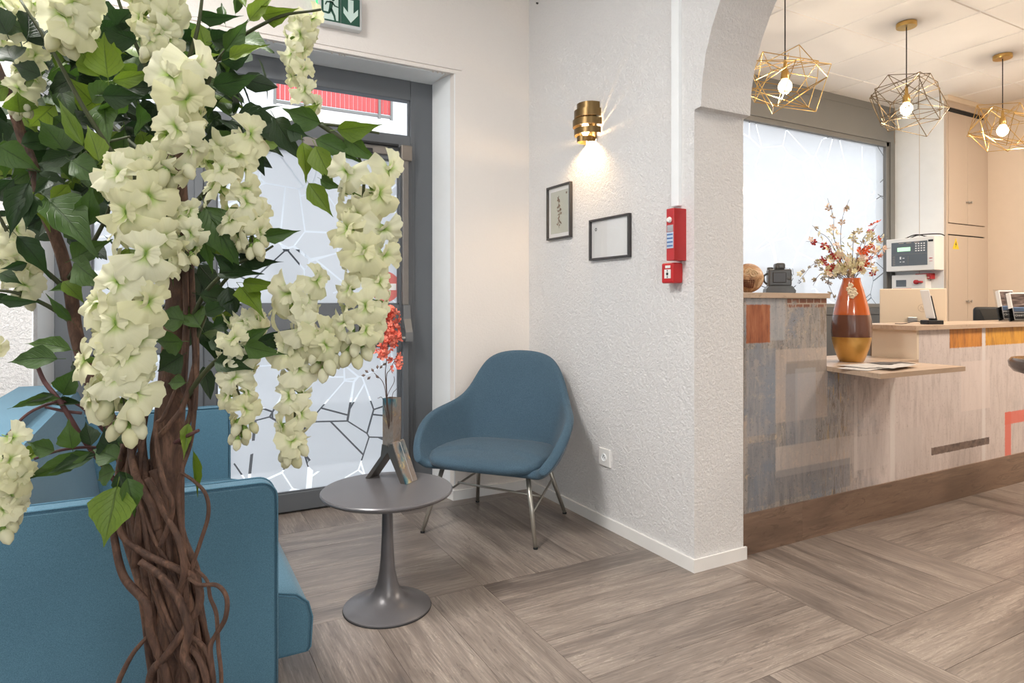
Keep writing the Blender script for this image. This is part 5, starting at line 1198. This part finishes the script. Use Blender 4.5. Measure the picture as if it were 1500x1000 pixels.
LM = {'dark': leaf_mat('dark_green_leaf', srgb(20, 42, 20), srgb(38, 64, 28), srgb(52, 80, 34)),
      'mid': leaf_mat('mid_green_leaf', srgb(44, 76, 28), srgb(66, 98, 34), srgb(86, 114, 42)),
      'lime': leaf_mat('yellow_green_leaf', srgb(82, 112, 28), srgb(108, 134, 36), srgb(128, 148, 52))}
def leaf_mesh(kind, var):
    rn = random.Random(var * 7 + 1); bm = bmesh.new(); uvl = bm.loops.layers.uv.new('UVMap'); NL = 11; rows = []
    curl = rn.uniform(.05, .42); fold = rn.uniform(.15, .45); tw = rn.uniform(-.25, .25); wave = rn.uniform(.01, .03)
    for i in range(NL):
        t = i / (NL - 1)
        w_ = .5 * (.02, .50, .86, 1.0, .97, .84, .64, .42, .22, .09, .012)[i]
        w_ *= 1 + (.05 if i % 2 else -.04)
        z = -curl * t * t; row = []
        for j, u in enumerate((-1, -.5, 0, .5, 1)):
            x = u * w_; zz = z + fold * abs(x) * .8 + wave * math.sin(i * 1.7 + u * 2) * (abs(u)); xx = x * math.cos(tw * t) ; zz += x * math.sin(tw * t)
            row.append((bm.verts.new((xx, t, zz)), (u * .5 + .5, t)))
        rows.append(row)
    for A, B in zip(rows, rows[1:]):
        for j in range(4):
            q = (A[j], A[j + 1], B[j + 1], B[j]); f = bm.faces.new([p[0] for p in q])
            for l_, p in zip(f.loops, q): l_[uvl].uv = p[1]
    # petiole
    k0 = len(bm.verts); tube(bm, [(0, -.16, .02), (0, -.06, -.005), (0, .04, 0)], [.012, .012, .010], 5)
    return me_of(bm, 'leaf', LM[kind], True)
leaf_me = {(k, v): leaf_mesh(k, v + {'dark': 0, 'mid': 10, 'lime': 20}[k]) for k in LM for v in range(4)}
NLEAF = [0]
TI = WM[tree].inverted()
def put_leaf(base, tip, w, kind, face=None, roll=0):
    """base, tip world points; w full width in metres; face: direction of the upper side"""
    y = tip - base; L = y.length; y.normalize()
    f = face if face is not None else (Vector((0, 0, CAM_H)) - base).normalized()
    z = (f - y * f.dot(y)); z = z.normalized() if z.length > 1e-3 else y.orthogonal().normalized()
    x = y.cross(z)
    Rm = Matrix((x, y, z)).transposed().to_4x4() @ Matrix.Rotation(roll, 4, 'Y')
    o = bpy.data.objects.new('leaf', leaf_me[(kind, rl.randrange(4))]); COL.objects.link(o); o.parent = tree
    o.matrix_basis = TI @ Matrix.Translation(base) @ Rm @ Matrix.Diagonal((w, L, L, 1)); NLEAF[0] += 1
EX = [  # base, tip, width px, tone, depth
 ((158, 114), (148, 46), 46, 'lime', 1.06), ((145, 112), (112, 62), 34, 'lime', 1.07), ((122, 214), (80, 138), 20, 'lime', 1.05), ((145, 236), (130, 178), 26, 'lime', 1.06), ((165, 118), (230, 108), 20, 'lime', 1.08),
 ((150, 140), (212, 142), 30, 'dark', 1.1), ((105, 236), (156, 266), 34, 'mid', 1.07), ((95, 222), (58, 170), 42, 'mid', 1.1), ((110, 225), (50, 240), 24, 'dark', 1.1),
 ((84, 525), (0, 521), 30, 'mid', 1.1), ((104, 512), (30, 492), 22, 'mid', 1.14), ((92, 578), (110, 538), 30, 'mid', 1.12), ((120, 540), (90, 545), 22, 'dark', 1.15),
 ((172, 712), (151, 802), 52, 'lime', 1.04), ((186, 700), (200, 757), 26, 'mid', 1.05), ((175, 690), (192, 745), 24, 'dark', 1.06), ((168, 690), (130, 702), 30, 'mid', 1.05), ((172, 672), (133, 652), 34, 'mid', 1.05), ((165, 668), (150, 625), 26, 'dark', 1.07), ((190, 650), (165, 612), 28, 'dark', 1.09),
 ((132, 662), (15, 712), 24, 'mid', 1.06), ((140, 665), (64, 694), 22, 'dark', 1.07), ((106, 657), (97, 616), 27, 'mid', 1.08), ((80, 660), (36, 648), 24, 'mid', 1.08), ((134, 652), (125, 616), 24, 'dark', 1.1), ((62, 660), (20, 672), 20, 'lime', 1.08),
 ((88, 583), (0, 592), 12, 'mid', 1.1), ((80, 578), (28, 586), 10, 'dark', 1.1), ((120, 590), (60, 588), 12, 'dark', 1.13),
 ((494, 190), (560, 184), 30, 'lime', 1.06), ((443, 208), (454, 268), 27, 'lime', 1.06), ((462, 214), (486, 270), 30, 'lime', 1.05), ((402, 172), (432, 232), 34, 'dark', 1.08), ((462, 204), (530, 234), 27, 'mid', 1.06), ((505, 198), (550, 240), 28, 'mid', 1.07), ((470, 180), (410, 160), 30, 'mid', 1.09), ((430, 175), (470, 155), 24, 'lime', 1.1), ((400, 180), (345, 172), 26, 'dark', 1.1), ((395, 190), (350, 160), 24, 'dark', 1.12), ((420, 190), (452, 200), 24, 'dark', 1.07), ((380, 195), (440, 195), 24, 'dark', 1.1),
 ((312, 124), (380, 120), 34, 'dark', 1.12), ((383, 22), (436, 14), 28, 'lime', 1.1), ((330, 75), (365, 28), 26, 'mid', 1.1), ((365, 30), (400, -12), 22, 'lime', 1.1), ((335, 85), (385, 62), 18, 'lime', 1.09), ((325, 90), (372, 80), 28, 'dark', 1.13), ((290, 25), (340, 30), 20, 'dark', 1.1), ((310, 60), (355, 50), 24, 'dark', 1.12), ((345, 20), (350, -20), 12, 'mid', 1.1), ((330, 35), (322, 0), 12, 'mid', 1.1), ((300, 70), (290, 28), 30, 'lime', 1.13), ((360, 10), (330, -30), 18, 'lime', 1.1),
 ((452, 268), (488, 318), 26, 'lime', 1.07), ((470, 262), (498, 276), 18, 'mid', 1.08), ((384, 348), (440, 338), 20, 'mid', 1.1), ((302, 302), (352, 393), 50, 'mid', 1.08), ((286, 306), (314, 402), 36, 'mid', 1.09), ((300, 320), (340, 335), 30, 'mid', 1.12),
 ((356, 414), (412, 420), 18, 'lime', 1.1), ((352, 420), (384, 455), 32, 'lime', 1.1), ((350, 378), (408, 386), 24, 'dark', 1.12), ((334, 420), (343, 470), 26, 'dark', 1.11), ((320, 400), (380, 398), 22, 'dark', 1.12), ((340, 395), (315, 370), 20, 'dark', 1.12), ((312, 480), (345, 462), 22, 'dark', 1.12), ((306, 500), (340, 510), 18, 'dark', 1.12), ((300, 460), (334, 440), 20, 'dark', 1.12), ((330, 455), (355, 430), 20, 'dark', 1.12),
 ((268, 500), (212, 505), 36, 'mid', 1.1), ((268, 520), (228, 545), 36, 'dark', 1.12), ((270, 470), (225, 460), 34, 'mid', 1.12), ((315, 530), (370, 540), 26, 'dark', 1.1), ((358, 506), (402, 522), 24, 'mid', 1.08), ((375, 503), (430, 486), 16, 'dark', 1.08), ((340, 515), (330, 480), 22, 'dark', 1.1), ((360, 500), (395, 478), 18, 'mid', 1.1), ((390, 500), (425, 505), 18, 'dark', 1.08), ((330, 520), (385, 515), 24, 'dark', 1.1), ((272, 560), (240, 560), 20, 'mid', 1.13), ((283, 660), (291, 730), 10, 'lime', 1.14), ((276, 620), (268, 670), 14, 'lime', 1.14),
 ((68, 290), (142, 362), 50, 'mid', 1.06), ((110, 385), (152, 422), 38, 'mid', 1.08), ((25, 345), (80, 402), 26, 'dark', 1.1), ((46, 280), (76, 340), 20, 'lime', 1.09), ((92, 412), (126, 442), 24, 'lime', 1.1), ((42, 268), (10, 347), 30, 'dark', 1.05), ((50, 285), (35, 330), 24, 'dark', 1.05), ((20, 262), (-20, 300), 26, 'dark', 1.07), ((70, 262), (50, 285), 16, 'dark', 1.07), ((100, 270), (70, 300), 22, 'lime', 1.1), ((0, 440), (50, 444), 16, 'dark', 1.12), ((10, 430), (-20, 450), 18, 'dark', 1.12), ((40, 385), (0, 395), 14, 'dark', 1.14), ((105, 470), (65, 430), 12, 'mid', 1.14), ((100, 420), (72, 425), 12, 'mid', 1.12), ((0, 400), (30, 412), 18, 'dark', 1.1),
 ((105, 380), (160, 350), 30, 'mid', 1.09), ((130, 330), (130, 270), 30, 'mid', 1.08), ((120, 350), (85, 310), 26, 'mid', 1.1),
 ((40, 55), (45, 10), 36, 'dark', 1.05), ((40, 60), (75, 30), 40, 'dark', 1.08), ((10, 50), (-15, 0), 40, 'dark', 1.06), ((5, 30), (35, 45), 30, 'mid', 1.07), ((20, 90), (0, 50), 40, 'dark', 1.06), ((60, 110), (10, 90), 26, 'dark', 1.08), ((170, 40), (195, 10), 30, 'dark', 1.1), ((200, 60), (150, 40), 36, 'dark', 1.12), ((140, 50), (190, 30), 30, 'dark', 1.14)]
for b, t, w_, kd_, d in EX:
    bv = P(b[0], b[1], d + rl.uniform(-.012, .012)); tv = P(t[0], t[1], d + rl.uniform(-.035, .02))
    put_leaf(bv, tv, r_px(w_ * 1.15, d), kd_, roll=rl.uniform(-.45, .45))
# leaves along the branches and the dense crown
blobs = [((70, 150), 75, 70, 30), ((180, 90), 80, 80, 34), ((60, 40), 70, 50, 18), ((290, 130), 50, 60, 16), ((110, 260), 75, 60, 26), ((350, 190), 40, 30, 12), ((210, 200), 50, 60, 14), ((310, 60), 40, 50, 12), ((230, 350), 40, 50, 8), ((300, 470), 25, 40, 7), ((10, 200), 40, 60, 10), ((90, 370), 30, 30, 4)]
for (cx, cy), rx, ry, n in blobs:
    for k in range(n):
        if NLEAF[0] >= 296: break
        x, y = cx + rl.gauss(0, .55) * rx, cy + rl.gauss(0, .55) * ry; d = rl.uniform(1.14, 1.42)
        a = rl.uniform(0, 6.283); L = rl.uniform(56, 92) * 1.15 / d * .9
        bv = P(x, y, d); tv = P(x + L * math.cos(a), y + L * .8 * math.sin(a) + 12, d + rl.uniform(-.06, .06))
        f = (Vector((0, 0, CAM_H)) - bv).normalized() + Vector((rl.uniform(-.8, .8), rl.uniform(-.8, .8), rl.uniform(0, 1.0)))
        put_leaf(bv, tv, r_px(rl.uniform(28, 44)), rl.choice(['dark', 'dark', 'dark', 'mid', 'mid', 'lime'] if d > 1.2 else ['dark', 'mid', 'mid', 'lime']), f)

def leaf_mass(n, boxes):
    rn = random.Random(4); bm = bmesh.new(); uvl = bm.loops.layers.uv.new('UVMap')
    for k in range(n):
        cx, cy, rx, ry = boxes[k % len(boxes)]
        b = P(cx + rn.gauss(0, .6) * rx, cy + rn.gauss(0, .6) * ry, rn.uniform(1.32, 1.52)); yv = Vector((rn.uniform(-1, 1), rn.uniform(-1, 1), rn.uniform(-1.1, .3))).normalized() * rn.uniform(.07, .105)
        z = (Vector((rn.uniform(-1, 1), rn.uniform(-1, .6), rn.uniform(0, 1)))).normalized(); x = yv.cross(z).normalized() * rn.uniform(.016, .024); u = x.cross(yv).normalized()
        rows = []
        for t, w_ in ((0, .05), (.2, .8), (.45, 1), (.75, .6), (1, .03)):
            c = b + yv * t - u * .015 * t * t; rows.append([(bm.verts.new(c - x * w_ + u * .004 * w_), (.5 - .5 * w_, t)), (bm.verts.new(c), (.5, t)), (bm.verts.new(c + x * w_ + u * .004 * w_), (.5 + .5 * w_, t))])
        for A, B in zip(rows, rows[1:]):
            for j in range(2):
                q = (A[j], A[j + 1], B[j + 1], B[j]); f = bm.faces.new([p_[0] for p_ in q])
                for l_, p_ in zip(f.loops, q): l_[uvl].uv = p_[1]
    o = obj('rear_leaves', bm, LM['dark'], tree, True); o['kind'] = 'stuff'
leaf_mass(190, [(60, 60, 70, 60), (170, 80, 80, 70), (100, 190, 80, 60), (220, 190, 60, 60), (320, 90, 40, 40), (350, 190, 40, 25), (90, 330, 50, 40), (290, 400, 25, 70), (20, 210, 30, 60)])
# blossoms ---------------------------------------------------------
N = NT('cream_petal'); uv = N.new('ShaderNodeUVMap').outputs[0]; s = N.sep(uv); r = N.new('ShaderNodeObjectInfo').outputs['Random']
tin = N.mix(r, srgb(220, 218, 178), srgb(230, 229, 202)); col = N.mix(N.smooth(s[1], .60, .05), tin, srgb(150, 182, 72))
lines = N.smooth(N.math('ABSOLUTE', N.math('SUBTRACT', N.math('FRACT', N.math('MULTIPLY', s[0], 14)), .5)), .12, .02)
col = N.mix(N.math('MULTIPLY', lines, .10), col, srgb(200, 206, 140))
N.base(col, .65); N.p.inputs['Sheen Weight'].default_value = .1
tl = N.new('ShaderNodeBsdfTranslucent'); N.l.new(col, tl.inputs[0]); m = N.new('ShaderNodeMixShader'); m.inputs[0].default_value = .34
N.l.new(N.p.outputs[0], m.inputs[1]); N.l.new(tl.outputs[0], m.inputs[2]); N.l.new(m.outputs[0], N.out.inputs[0]); M['petal'] = N.m
M['calyx'] = plain('green_calyx', srgb(110, 140, 56), .6, var=.12)
def petal(bm, uvl, R0, spread, tilt, rot, ruf, rn, cup=.25):
    """fan petal: origin at the throat, fanning along +Y, then tilted"""
    nA, nR = 16, 6; g = []
    for i in range(nA + 1):
        u = i / nA; a = (u - .5) * spread; row = []
        for j in range(nR + 1):
            v = j / nR; rr = R0 * v * (1 - .13 * abs(math.cos(a * 1.4)) ** 6 * 0 + .05 * math.sin(i * 2.1 + rot)) * (1 - .14 * math.exp(-(a / .16) ** 2) * v)
            z = cup * rr * (1 - 1.1 * v) + ruf * v * v * math.sin(a * 5.2 + rot * 3) + ruf * .5 * v ** 3 * math.sin(a * 11 + rot) - .25 * R0 * v ** 3
            row.append((bm.verts.new((rr * math.sin(a), rr * math.cos(a) * .92, z)), (u, v)))
        g.append(row)
    T = Matrix.Rotation(rot, 4, 'Z') @ Matrix.Rotation(tilt, 4, 'X')
    bmesh.ops.transform(bm, matrix=T, verts=[p[0] for r_ in g for p in r_])
    for A, B in zip(g, g[1:]):
        for j in range(nR):
            q = (A[j], B[j], B[j + 1], A[j + 1]) if j else (A[0], B[1], A[1])
            f = bm.faces.new([p[0] for p in q])
            for l_, p in zip(f.loops, q): l_[uvl].uv = p[1]
def blossom_mesh(seed):
    rn = random.Random(seed); bm = bmesh.new(); uvl = bm.loops.layers.uv.new('UVMap')
    petal(bm, uvl, .040, 2.7, rn.uniform(.15, .5), 0, .0045, rn)            # broad standard
    petal(bm, uvl, .034, 2.0, rn.uniform(.2, .6), math.pi + rn.uniform(-.4, .4), .004, rn)
    petal(bm, uvl, .022, 1.5, 1.0, math.pi * .5 + rn.uniform(-.3, .3), .002, rn); petal(bm, uvl, .020, 1.5, 1.0, -math.pi * .5 + rn.uniform(-.3, .3), .002, rn)
    lathe(bm, [(0, -.016), (.0035, -.013), (.0055, -.004), (.006, 0), (0, .004)], 8, mi=1); tube(bm, [(0, 0, -.014), (.004, 0, -.026)], .0012, 5, mi=1)
    return me_of(bm, 'blossom', [M['petal'], M['calyx']], True)
def bud_mesh():
    bm = bmesh.new(); uvl = bm.loops.layers.uv.new('UVMap')
    lathe(bm, [(0, .004), (.006, .006), (.0095, .013), (.010, .020), (.0075, .028), (.002, .033), (0, .034)], 10); lathe(bm, [(0, -.006), (.003, -.004), (.006, .004), (.0072, .010), (.0065, .0105), (0, .009)], 8, mi=1)
    for f in bm.faces:
        for l_ in f.loops: l_[uvl].uv = (.5, min(1, max(0, l_.vert.co.z / .02)))
    return me_of(bm, 'bud', [M['petal'], M['calyx']], True)
bl_me = [blossom_mesh(k) for k in range(5)]; bud_me = bud_mesh(); NB = [0]
def raceme(pth, n, w0, w1, nb, scale=1.0, facing=.5):
    """pth: pixel path with depth, top to bottom; n blossoms; w radius px"""
    sp = path(pth, 1.1, 8); bm = bmesh.new(); tube(bm, sp, [.0028, .002, .0012], 6)
    st = obj('flower_cluster', bm, M['greentwig'], tree, True); inv = TI
    cam_dir = lambda p: (Vector((0, 0, CAM_H)) - p).normalized()
    for k in range(n):
        t = (k + .3) / n * .86; i = t * (len(sp) - 1); i0 = int(i); p = sp[i0].lerp(sp[min(i0 + 1, len(sp) - 1)], i - i0)
        a = k * 2.4 + rl.uniform(-.4, .4); w_ = (w0 + (w1 - w0) * t)
        cd = cam_dir(p); rt = Vector((CN, -SN, 0))
        out = rt * math.cos(a) + cd * (math.sin(a) + facing * .5)
        out = out + Vector((0, 0, rl.uniform(-.6, .15)))
        out.normalize(); q = p + out * r_px(w_) * rl.uniform(.7, 1.1)
        z = (out + cd * facing + Vector((0, 0, rl.uniform(-.25, .35)))).normalized(); up = Vector((0, 0, 1)); x = up.cross(z).normalized(); y = z.cross(x)
        Rm = Matrix((x, y, z)).transposed().to_4x4() @ Matrix.Rotation(math.pi + rl.gauss(0, .7), 4, 'Z') @ Matrix.Rotation(rl.gauss(0, .2), 4, 'X')
        o = bpy.data.objects.new('blossom', rl.choice(bl_me)); COL.objects.link(o); o.parent = st; sc__ = scale * rl.uniform(.85, 1.15) * (1 - .22 * t)
        o.matrix_basis = inv @ Matrix.Translation(q) @ Rm @ Matrix.Diagonal((sc__, sc__, sc__, 1)); NB[0] += 1
    for k in range(nb):
        t = .80 + .20 * (k + .5) / nb; i = t * (len(sp) - 1); i0 = min(int(i), len(sp) - 2); p = sp[i0]
        a = k * 2.4; out = (Vector((CN, -SN, 0)) * math.cos(a) + cam_dir(p) * math.sin(a)) ; q = p + out * r_px(w1 * .5 * (1.15 - (t - .8) * 4)) + Vector((0, 0, -.006))
        z = (out * .5 + Vector((0, 0, -1))).normalized(); x = z.orthogonal().normalized(); y = z.cross(x)
        o = bpy.data.objects.new('bud', bud_me); COL.objects.link(o); o.parent = st; s_ = scale * rl.uniform(.75, 1.1)
        o.matrix_basis = inv @ Matrix.Translation(q) @ Matrix((x, y, z)).transposed().to_4x4() @ Matrix.Diagonal((s_, s_, s_, 1))
c1_ = 1.0
raceme([(262, 92, c1_), (266, 140, c1_), (262, 185, c1_), (256, 222, c1_), (248, 250, c1_)], 11, 20, 24, 3, 1.18)
raceme([(196, 238, .99), (200, 290, .99), (212, 340, .99), (205, 400, .99), (188, 450, .99), (178, 500, .99), (175, 550, .99), (182, 592, .99), (186, 620, .99)], 31, 26, 36, 12, 1.16)
raceme([(185, 235, 1.03), (170, 260, 1.03), (168, 300, 1.03)], 6, 12, 18, 0, .9)
raceme([(268, 300, 1.04), (276, 340, 1.04), (270, 380, 1.04)], 6, 10, 12, 3, .75)
raceme([(345, 195, 1.1), (335, 240, 1.1), (350, 290, 1.1), (365, 330, 1.1), (372, 362, 1.1)], 18, 28, 22, 9, .95)
raceme([(535, 235, 1.08), (532, 300, 1.08), (535, 360, 1.08), (538, 420, 1.08), (530, 470, 1.08), (518, 515, 1.08)], 25, 30, 26, 12, 1.02)
raceme([(448, 22, 1.14), (436, 55, 1.14), (436, 100, 1.14), (446, 140, 1.14), (446, 165, 1.14)], 14, 10, 15, 0, .72)
raceme([(445, 410, 1.08), (430, 440, 1.08), (450, 480, 1.08), (468, 500, 1.08), (478, 535, 1.08)], 12, 24, 20, 7, .98)
raceme([(435, 490, 1.1), (428, 540, 1.1), (432, 590, 1.1), (430, 630, 1.1), (422, 665, 1.1)], 12, 20, 15, 8, .9)
raceme([(362, 480, 1.12), (350, 520, 1.12), (345, 560, 1.12), (358, 600, 1.12), (348, 640, 1.12)], 13, 22, 16, 7, .82)
raceme([(370, 468, 1.12), (345, 468, 1.12)], 5, 10, 14, 0, .8)
raceme([(120, -30, 1.0), (105, 0, 1.0), (95, 25, 1.0), (90, 48, 1.0)], 9, 26, 20, 6, 1.1)
raceme([(228, -40, 1.05), (225, 0, 1.05), (228, 40, 1.05), (222, 75, 1.05)], 15, 22, 20, 6, .95)
raceme([(25, -10, 1.1), (20, 30, 1.1), (10, 60, 1.1)], 8, 24, 18, 0, .95)
raceme([(60, 30, 1.16), (50, 70, 1.16), (36, 120, 1.16), (30, 155, 1.16)], 7, 18, 16, 9, .85)
raceme([(10, 330, 1.22), (22, 370, 1.22), (30, 400, 1.22), (36, 432, 1.22)], 12, 18, 18, 6, .95)
raceme([(2, 640, 1.05), (8, 690, 1.05), (0, 735, 1.05), (2, 775, 1.05)], 13, 20, 18, 6, .95)
raceme([(-20, 500, 1.2), (-15, 560, 1.2)], 2, 12, 12, 0, .8)
print('leaves', NLEAF[0], 'blossoms', NB[0])
